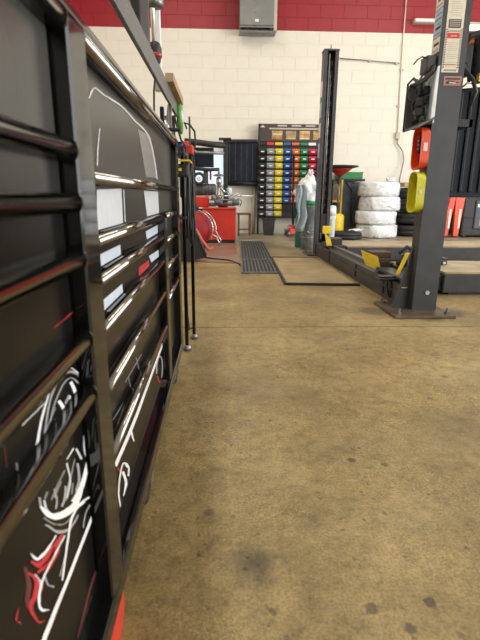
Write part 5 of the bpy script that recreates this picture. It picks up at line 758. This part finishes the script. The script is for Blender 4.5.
# wire-frame caddy with black leads at the top
t = thing('lead_caddy', (1.13, 2.8, 1.3), 'pale open caddy stuffed with black leads on the lift post', 'caddy')
MB().box((1.180, 2.72, 1.10), (1.190, 2.93, 1.37), 0.003).build('back_plate', K['ice_plastic'], t)
MB().box((1.10, 2.915, 1.09), (1.186, 2.93, 1.33), 0.003).build('rear_wall', K['machine_grey'], t)
MB().prism([(1.168, 1.122), (1.188, 1.135), (1.188, 1.39), (1.178, 1.385), (1.172, 1.30)], 'y', 2.715, 2.728).build('front_wall', K['white_plastic'], t)
MB().prism([(1.10, 1.075), (1.188, 1.12), (1.188, 1.132), (1.10, 1.088)], 'y', 2.716, 2.93).build('bottom', K['machine_grey'], t)
MB().tube([(1.10, 2.93, 1.08), (1.10, 2.925, 1.34), (1.125, 2.90, 1.37)], 0.006, 6).build('rim_rod', K['rubber'], t)
MB().box((1.135, 2.77, 1.37), (1.190, 2.86, 1.455), 0.006).build('hanger', K['lift'], t)
MB().tube([(1.145, 2.79, 1.44), (1.115, 2.79, 1.45), (1.09, 2.79, 1.435), (1.07, 2.79, 1.41)], 0.004, 6).build('hook', K['rubber'], t)
MB().tube([(1.14, 2.77, 1.39), (1.10, 2.765, 1.32), (1.055, 2.76, 1.30), (1.04, 2.76, 1.26), (1.045, 2.76, 1.225), (1.07, 2.76, 1.21)], 0.006, 6).build('lead', K['rubber'], t)
MB().tube([(1.175, 2.76, 1.40), (1.16, 2.75, 1.36), (1.12, 2.75, 1.325), (1.085, 2.75, 1.305), (1.06, 2.75, 1.29)], 0.012, 8).build('lead', K['rubber'], t)
for i in range(7):
    rx = [1.115 + random.random() * .055 for _ in range(5)]; zz = [1.36, 1.31, 1.25, 1.19, 1.14]
    MB().tube([(rx[j], 2.76 + random.random() * .14, zz[j] - random.random() * .03) for j in range(5)], 0.0055 + random.random() * .003, 6).build('lead', K['rubber' if i % 3 else 'machine_grey'], t)
for (x, z) in ((1.12, 1.20), (1.14, 1.26), (1.125, 1.15), (1.14, 1.21)): MB().box((x, 2.78, z), (x + .03, 2.83, z + .045), 0.006, rotz(20)).build('connector', K['rubber'], t)
MB().box((1.145, 2.80, 1.09), (1.188, 2.86, 1.13), 0.008).build('blue_clip', K['slate'], t)

# ---- ribbed panel and gear right of the near post
t = thing('ribbed_panel', (1.7, 3.05, 0.7), 'large blue-black ribbed panel with a rounded edge right of the lift post', 'panel')
b = MB()
prof = []
for i in range(9):
    a = math.radians(200 - i * 20 + 0); 
    prof.append((1.462 + 0.034 * math.cos(a), 3.05 + 0.034 * -math.sin(a) * 1.0))
b.lathe([(0.030, 0), (0.040, 0.006), (0.040, 0.62), (0.030, 0.63)], (1.402, 3.03, 0.70), 24)
b.build('rounded_edge', K['charcoal'], t)
MB().prism([(1.41, 0.705), (2.10, 0.705), (2.10, 1.40), (1.42, 1.34), (1.41, 1.30)], 'y', 3.035, 3.07).build('sheet', K['charcoal'], t)
for i in range(10): MB().box((1.47 + i * .062, 3.022, 0.735), (1.49 + i * .062, 3.036, 1.33), 0.004).build('rib', K['charcoal'], t)
MB().box((1.41, 3.018, 0.700), (2.1, 3.04, 0.728), 0.004).build('bottom_hem', K['charcoal'], t)
t['label'] = 'large blue-black ribbed panel with rounded edge right of the lift post'
MB().box((1.342, 2.835, 1.10), (1.47, 2.85, 1.14)).box((1.45, 2.835, 1.10), (1.47, 3.04, 1.14)).build('support_arm', K['lift_dark'], t)
t = thing('lift_gear', (1.45, 2.95, 1.5), 'cluster of black hydraulic gear with brass fitting above the ribbed panel', 'hydraulics')
MB().box((1.40, 2.93, 1.39), (1.47, 2.98, 1.56), 0.008).build('valve_block', K['rubber'], t)
MB().box((1.345, 2.85, 1.44), (1.405, 2.96, 1.48)).build('mount', K['lift_dark'], t)
MB().lathe([(0.05, 0), (0.062, 0.01), (0.065, 0.05), (0.065, 0.22), (0.05, 0.25)], (1.545, 2.98, 1.37), 20).build('reservoir', K['rubber'], t)
MB().tube([(1.41, 2.93, 1.56), (1.44, 2.92, 1.60), (1.50, 2.92, 1.615), (1.58, 2.93, 1.58), (1.60, 2.93, 1.50)], 0.018, 10).build('hose', K['rubber'], t)
MB().tube([(1.42, 2.92, 1.42), (1.47, 2.90, 1.37), (1.50, 2.90, 1.30), (1.48, 2.92, 1.22)], 0.012, 8).build('hose', K['rubber'], t)
MB().box((1.50, 2.89, 1.35), (1.60, 2.92, 1.40), 0.004).build('brass_fitting', K['brass'], t)
MB().lathe([(0.012, 0), (0.012, 0.02)], (1.53, 2.87, 1.372), 10, 'y').build('fitting_screw', K['steel'], t)
MB().tube([(1.40, 2.92, 1.31), (1.44, 2.90, 1.345), (1.50, 2.90, 1.36)], 0.006, 6).build('steel_line', K['steel'], t)
MB().prism([(1.352, 1.20), (1.375, 1.22), (1.388, 1.30), (1.395, 1.385), (1.380, 1.385), (1.37, 1.30)], 'y', 2.92, 2.935).build('white_strip', K['white_plastic'], t)
MB().lathe([(0.008, 0), (0.008, 0.01)], (1.425, 2.922, 1.475), 10, 'y').build('bolt', K['steel'], t)
MB().box((1.41, 2.96, 1.575), (1.60, 3.0, 1.625), 0.01, Matrix.Rotation(-0.25, 3, 'Y')).build('amber_lens', mat('amber lens', (0.70, 0.17, 0.03), 0.3, 0, 0.4, 40), t)
MB().box((1.535, 2.99, 1.62), (1.60, 3.02, 1.9), 0.01).build('side_plate', K['heater'], t)
t = MB().tube([(1.365, 2.92, 1.10), (1.37, 2.90, 0.90), (1.355, 2.885, 0.74), (1.365, 2.875, 0.66), (1.385, 2.87, 0.58), (1.385, 2.87, 0.50), (1.36, 2.86, 0.40), (1.335, 2.86, 0.33), (1.325, 2.86, 0.26)], 0.017, 12).build('hydraulic_hose', K['rubber'])
tag(t, 'thick black hydraulic hose curving down behind the near lift post', 'hose')

# ---------------------------------------------------------------- runways
for (xa, xb, ya, yb, lbq) in ((1.64, 4.4, 3.285, 3.90, 'nearer low platform with tan worn deck right of the lift post'), (1.40, 5.4, 5.10, 5.72, 'farther low platform with tan worn deck before the wrapped tyres')):
    t = thing('runway', ((xa + xb) / 2, (ya + yb) / 2, 0), lbq, 'platform')
    MB().box((xa, ya, 0.012), (xb, yb, 0.155), 0.008).build('side_beam', K['lift'], t)
    MB().box((xa, ya, 0.155), (xb, yb, 0.172), 0.003).build('deck', K['deck'], t)
    MB().box((xa + .05, ya + 0.012, 0.0), (xb - .05, yb - 0.012, 0.013)).build('foot', K['rubber'], t)
    MB().box((xa - 0.022, ya + 0.03, 0.03), (xa, yb - 0.03, 0.14), 0.008).build('end_stop', K['lift_dark'], t)
t = thing('rubber_chock', (1.75, 3.8, 0.17), 'small black block standing on the nearer platform', 'block')
MB().box((1.66, 3.62, 0.172), (1.82, 3.78, 0.215), 0.012).build('body', K['rubber'], t)
MB().box((1.69, 3.64, 0.215), (1.84, 3.76, 0.225), 0.004).build('pad', K['lift_dark'], t)
MB().box((1.78, 3.612, 0.18), (1.80, 3.622, 0.20), 0.002).build('tag', K['white_plastic'], t)

# ---------------------------------------------------------------- wrapped tyres
wrap_m = bpy.data.materials.new('white plastic wrap'); wrap_m.use_nodes = True
nt = wrap_m.node_tree; b_ = nt.nodes['Principled BSDF']; b_.inputs['Roughness'].default_value = 0.3; b_.inputs['Coat Weight'].default_value = 0.3
b_.inputs['Subsurface Weight'].default_value = 0.0
tc_ = nt.nodes.new('ShaderNodeTexCoord'); n1 = nt.nodes.new('ShaderNodeTexNoise'); n1.inputs['Scale'].default_value = 5; n1.inputs['Detail'].default_value = 7; n1.inputs['Distortion'].default_value = 2.2
mp = nt.nodes.new('ShaderNodeMapping'); mp.inputs['Scale'].default_value = (1, 1, 1.8); nt.links.new(tc_.outputs['Object'], mp.inputs[0]); nt.links.new(mp.outputs[0], n1.inputs['Vector'])
rp = nt.nodes.new('ShaderNodeValToRGB'); e_ = rp.color_ramp.elements; e_[0].position = 0.30; e_[0].color = (0.42, 0.46, 0.50, 1); e_[1].position = 0.46; e_[1].color = (0.82, 0.85, 0.88, 1)  # darker stop paints crease shading into the wrap colour
nt.links.new(n1.outputs['Fac'], rp.inputs[0]); nt.links.new(rp.outputs[0], b_.inputs['Base Color'])
bp_ = nt.nodes.new('ShaderNodeBump'); bp_.inputs['Strength'].default_value = 0.6; bp_.inputs['Distance'].default_value = 0.03; nt.links.new(n1.outputs['Fac'], bp_.inputs['Height']); nt.links.new(bp_.outputs[0], b_.inputs['Normal'])
from mathutils import noise as mnoise
def wrapped(cx, cy, z0, r, h, seed):
    b = MB(); n = 56; prof = [(0.0, 0), (0.12, 0.0), (r * .85, 0.0), (r * .965, h * .04), (r, h * .16), (r * 1.01, h * .5), (r, h * .84), (r * .965, h * .96), (r * .85, h), (0.12, h * .99), (0.0, h * .985)]
    rings = []
    for ri, (rr, hh) in enumerate(prof):
        ring = []
        for k in range(n):
            a = 2 * PI * k / n; v = Vector((math.cos(a) * 3.0, math.sin(a) * 3.0, hh * 9 + seed * 7.3))
            d = mnoise.noise(v * 1.1) * 0.030 + mnoise.noise(v * 2.7) * 0.020 - abs(mnoise.noise(Vector((a * 2.2, hh * 7 + a * 1.5 * (1 if seed % 2 else -1), seed)))) * 0.03
            q = rr + (d if rr > 0.15 else 0)
            ring.append(b.bm.verts.new((cx + math.cos(a) * q, cy + math.sin(a) * q, z0 + hh)))
        rings.append(ring)
    fs = []
    for A, B in zip(rings, rings[1:]):
        for k in range(n): fs.append(b.bm.faces.new((A[k], A[(k+1) % n], B[(k+1) % n], B[k])))
    b._fin(fs, True); bmesh.ops.remove_doubles(b.bm, verts=list(b.bm.verts), dist=0.0005); return b
zt = 0.002
words = ['bottom', 'second lowest', 'second highest', 'topmost']
for i, (h, dx) in enumerate(((0.225, 0.01), (0.235, -0.02), (0.24, 0.03), (0.235, 0.0))):
    o = wrapped(2.79 + dx, 8.35, zt, 0.356, h, i + 1).build('wrapped_tyre', wrap_m); zt += h + 0.003
    tag(o, words[i] + ' tyre wrapped in white plastic in the stack of four', 'tyre', 'tyres wrapped in white plastic')
kn = MB()
for i in range(9):
    a = i * 0.7; kn.tube([(2.91, 8.22, zt - 0.012), (2.93 + 0.03 * math.cos(a), 8.20 + 0.03 * math.sin(a), zt + 0.03), (2.93 + 0.08 * math.cos(a), 8.20 + 0.06 * math.sin(a), zt + 0.035 + 0.02 * (i % 3))], [0.01, 0.014, 0.02], 6)
o2 = kn.build('knot', wrap_m, o)
# dark tyres behind
tyre = MB(); R0 = 0.33
prof = [(0.19, 0.02), (0.22, 0.0), (0.29, 0.0), (0.325, 0.02), (0.335, 0.05), (0.335, 0.09), (0.328, 0.095), (0.328, 0.105), (0.335, 0.11), (0.335, 0.15), (0.325, 0.18), (0.29, 0.2), (0.22, 0.2), (0.19, 0.18), (0.19, 0.02)]
tyre.lathe(prof, (0, 0, 0), 32)
# remove end caps made by lathe
tm = tyre.mesh('tyre', K['rubber'])
w5 = ['bottom', 'second lowest', 'middle', 'second highest', 'topmost']
for i in range(4):
    o = put('tyre', tm, None, (3.58 + (0.01 if i % 2 else -0.01), 8.68, 0.001 + i * 0.2215)); tag(o, ('bottom', 'second lowest', 'second highest', 'topmost')[i] + ' bare black tyre in the stack right of the wrapped ones', 'tyre', 'bare black tyres')
t = thing('cardboard_box', (3.4, 8.6, 0.90), 'flat cardboard box on top of the bare black tyres', 'box')
MB().box((3.28, 8.45, 0.887), (3.66, 8.80, 0.955), 0.004).build('body', K['cardboard'], t)
MB().box((3.28, 8.61, 0.955), (3.66, 8.64, 0.9565)).build('tape', K['beige'], t)
t = put('tyre', bpy.data.meshes['tyre'], None, (2.13, 7.94, 0.001)); t.scale = (0.85, 0.85, 0.62); tag(t, 'low black tyre lying flat on the floor beside the wrapped stack', 'tyre', 'bare black tyres')
t = thing('rag', (2.38, 8.1, 0.13), 'crumpled white rag on the low black tyre', 'cloth')
rg = MB(); bmesh.ops.create_icosphere(rg.bm, subdivisions=3, radius=1)
for v in rg.bm.verts:
    d = 1 + mnoise.noise(v.co * 2.1) * 0.5; v.co = Vector((2.30 + v.co.x * .11 * d, 7.92 + v.co.y * .07 * d, 0.150 + v.co.z * .024 * d))
for f in rg.bm.faces: f.smooth = True
bpy.data.objects.remove(t); tag(rg.build('rag', K['white_plastic']), 'crumpled white rag on the low black tyre', 'cloth')

# ---------------------------------------------------------------- between the far post and the tyres
t = thing('slate_tote', (2.33, 8.6, 0), 'tall slate-blue plastic container behind the wrapped tyres', 'container')
MB().prism([(2.20, 0.0), (2.62, 0.0), (2.62, 0.97), (2.42, 0.92), (2.30, 0.978), (2.20, 0.97), (2.12, 0.75)], 'y', 8.72, 8.93).build('body', K['slate'], t)
MB().tube([(2.31, 8.71, 0.97), (2.43, 8.71, 0.83), (2.45, 8.71, 0.2)], 0.015, 8).build('edge_ridge', K['slate'], t)
MB().box((2.16, 8.70, 0.98), (2.66, 8.94, 1.02), 0.006).build('lid', K['rubber'], t)
t = thing('green_crate', (2.37, 8.7, 1.03), 'low green plastic crate on top of the slate container', 'crate')
MB().box((2.17, 8.72, 1.021), (2.60, 8.96, 1.033)).box((2.16, 8.71, 1.03), (2.61, 8.72, 1.13)).box((2.16, 8.96, 1.03), (2.61, 8.97, 1.13)).box((2.16, 8.71, 1.03), (2.17, 8.97, 1.13)).box((2.60, 8.71, 1.03), (2.61, 8.97, 1.13)).build('tub', K['green'], t)
MB().box((2.15, 8.70, 1.12), (2.62, 8.712, 1.14), 0.003).build('rim', K['green'], t)
for i in range(7): MB().box((2.19 + i * .06, 8.704, 1.045), (2.205 + i * .06, 8.711, 1.115)).build('rib', K['green'], t)
t.location.y += 0.06; bpy.data.objects['slate_tote'].location.y += 0.06
t = thing('drain_funnel', (2.08, 8.3, 0), 'wide black-rimmed red drain funnel on a pole behind the far post', 'funnel')
MB().lathe([(0.025, 0.0), (0.06, 0.03), (0.19, 0.12), (0.20, 0.135)], (2.08, 8.35, 1.035), 28).build('bowl', K['dark_red'], t)
MB().lathe([(0.20, 0.0), (0.33, 0.035), (0.335, 0.05), (0.32, 0.045), (0.19, 0.012)], (2.06, 8.35, 1.165), 30).build('rim', K['rubber'], t)
MB().tube([(2.08, 8.35, 0.4), (2.08, 8.35, 1.04)], 0.018, 10).build('pole', K['dull_steel'], t)
MB().lathe([(0.05, 0), (0.13, 0.02), (0.14, 0.05), (0.14, 0.33), (0.12, 0.37), (0.03, 0.40)], (2.08, 8.42, 0.02), 22).build('tank', K['yellow'], t)
MB().lathe([(0.12, 0), (0.13, 0.01), (0.12, 0.02)], (2.08, 8.42, 0.0), 22).build('base_ring', K['rubber'], t)
t = thing('yellow_rack', (1.98, 8.5, 0), 'narrow yellow tool frame with a black handle behind the far post', 'stand')
for x in (1.88, 2.20): MB().box((x, 8.58, 0.0), (x + 0.035, 8.62, 0.93 if x < 2 else 1.0), 0.004).build('upright', K['yellow'], t)
MB().box((1.88, 8.57, 0.60), (2.235, 8.61, 0.64), 0.004).build('cross_bar', K['yellow'], t)
MB().box((1.88, 8.57, 0.02), (2.235, 8.66, 0.06), 0.004).build('foot', K['yellow'], t)
MB().box((1.92, 8.60, 0.64), (2.2, 8.64, 0.93)).build('mesh_bag', mat('tan net', (0.25, 0.19, 0.12), 0.7, 0, 0.5, 40), t)
MB().tube([(2.02, 8.54, 0.45), (2.03, 8.54, 1.0)], 0.022, 8).build('handle', K['rubber'], t)
t.location.y += 0.10
t = thing('pump_bottle', (1.45, 6.2, 0), 'pale blue upright cylinder just right of the far lift post', 'cylinder')
MB().lathe([(0.045, 0), (0.055, 0.01), (0.055, 0.40), (0.06, 0.42), (0.06, 0.56), (0.05, 0.58), (0.03, 0.585)], (1.50, 6.35, 0.0), 20).build('tank', K['ice_plastic'], t)
MB().lathe([(0.0615, 0), (0.0615, 0.10)], (1.50, 6.35, 0.45), 20).build('collar', K['white_plastic'], t)
MB().box((1.47, 6.285, 0.40), (1.53, 6.30, 0.44), 0.003).build('label_card', K['white_plastic'], t)

# galvanised can with a white bag, left of the far post
t = thing('metal_can', (1.17, 6.2, 0), 'dented grey metal can under white bag left of the far lift post', 'can')
MB().lathe([(0.095, 0.0), (0.105, 0.01), (0.107, 0.15), (0.113, 0.17), (0.113, 0.30), (0.118, 0.32), (0.120, 0.56), (0.128, 0.565), (0.128, 0.585), (0.118, 0.585)], (1.19, 6.28, 0.0), 26).build('body', K['galv'], t)
for z in (0.155, 0.31): MB().lathe([(0.112, 0), (0.121, 0.005), (0.121, 0.015), (0.112, 0.02)], (1.19, 6.28, z), 26).build('hoop', K['galv'], t)
MB().tube(arc((1.19, 6.155, 0.28), 0.05, 200, 340, 8, 'xz'), 0.007, 6).build('handle', K['steel'], t)
MB().lathe([(0.118, 0), (0.132, 0.01), (0.130, 0.045), (0.11, 0.05)], (1.19, 6.28, 0.585), 26).build('green_lid', K['green'], t)
bg_ = MB(); bmesh.ops.create_icosphere(bg_.bm, subdivisions=4, radius=1)
for v in bg_.bm.verts:
    c = v.co.copy(); d = 1 + mnoise.noise(c * 2.2) * 0.38 + mnoise.noise(c * 5) * 0.14
    tp = 1.0 - 0.45 * max(0, c.z); v.co = Vector((1.16 + c.x * .145 * d * tp - max(0, -c.x) * 0.09 * max(0, -c.z + .2), 6.28 + c.y * .13 * d * tp, 0.80 + c.z * .19 * (d * .5 + .5)))
    if v.co.z < 0.637: v.co.z = 0.637
for f in bg_.bm.faces: f.smooth = True
o = bg_.build('plastic_bag', wrap_m); tag(o, 'bunched white plastic bag sitting on the grey metal can', 'bag')
kt = MB()
for i in range(6): a = i * 1.05; kt.tube([(1.17, 6.24, 0.96), (1.17 + .03 * math.cos(a), 6.24 + .02 * math.sin(a), 1.01 + .015 * (i % 3))], [0.016, 0.012], 6)
kt.build('knot', wrap_m, o)
cl = MB(); n = 10; rows = []
for i in range(14):
    z = 0.84 - i * 0.045; row = []
    for j in range(n):
        u = j / (n - 1); row.append(cl.bm.verts.new((0.985 + u * .13 + 0.015 * math.sin(i * .9) + (-0.05 + 0.01 * i if i < 5 else 0.0), 6.10 + 0.03 * math.sin(u * 9 + i * .5), z)))
    rows.append(row)
fs = [cl.bm.faces.new((A[j], A[j+1], B[j+1], B[j])) for A, B in zip(rows, rows[1:]) for j in range(n - 1)]
cl._fin(fs, True)
r_ = bmesh.ops.solidify(cl.bm, geom=list(cl.bm.faces), thickness=0.008)
tag(cl.build('blue_cloth', K['ice_plastic']), 'pale blue cloth draped down the left side of the metal can', 'cloth')
t = thing('green_bottle', (1.08, 6.5, 0), 'tall green cylinder half hidden behind the metal can', 'cylinder')
MB().lathe([(0.06, 0), (0.07, 0.01), (0.07, 0.42), (0.05, 0.46), (0.03, 0.48)], (1.115, 6.55, 0.0), 20).build('body', mat('sea green plastic', (0.03, 0.16, 0.13), 0.4, 0, 0.15, 20), t)
MB().lathe([(0.032, 0), (0.032, 0.04), (0.02, 0.05)], (1.115, 6.55, 0.48), 16).build('cap', K['white_plastic'], t)

# ---------------------------------------------------------------- far right: orange ramps and black case
for k, (x0, x1, lean, lb_) in enumerate(((4.02, 4.11, 0.05, 'left one of two orange upright boards behind the near post'), (4.20, 4.31, 0.02, 'right one of two orange upright boards behind the near post'))):
    t = thing('orange_board', ((x0 + x1) / 2, 8.3, 0), lb_, 'board')
    MB().prism([(x0 - .06 + k * .06, 0.0), (x1 - .03, 0.0), (x1 + lean, 0.70), (x0 + lean - k * .05, 0.70)], 'y', 8.27, 8.33).build('panel', K['orange'], t)
    MB().box((x0 + 0.05, 8.262, 0.16), (x0 + 0.085, 8.27, 0.50)).build('stripe', K['paper'], t)
    MB().box((x0 - .06 + k * .06, 8.24, 0.0), (x1, 8.36, 0.03)).build('foot', K['rubber'], t)
t = thing('black_case', (4.6, 8.4, 0), 'large black equipment case with white and red labels far right', 'case')
MB().box((4.33, 8.28, 0.02), (5.0, 8.75, 0.70), 0.03).build('body', K['rubber'], t)
MB().box((4.36, 8.265, 0.34), (4.97, 8.285, 0.355), 0.003).build('seam', K['charcoal'], t)
MB().box((4.54, 8.262, 0.15), (4.92, 8.284, 0.66), 0.02).build('front_panel', K['slate'], t)
MB().box((4.57, 8.255, 0.535), (4.66, 8.265, 0.59)).build('white_label', K['white_plastic'], t)
MB().box((4.63, 8.255, 0.21), (4.80, 8.265, 0.32)).build('red_label', K['pink'], t)
MB().box((4.70, 8.245, 0.44), (4.80, 8.265, 0.51), 0.006).build('latch', K['rubber'], t)
for x in (4.38, 4.9): MB().lathe([(0.03, 0), (0.035, 0.005), (0.035, 0.03), (0.03, 0.035)], (x, 8.32, 0.035), 14, 'x').build('wheel', K['dull_steel'], t)
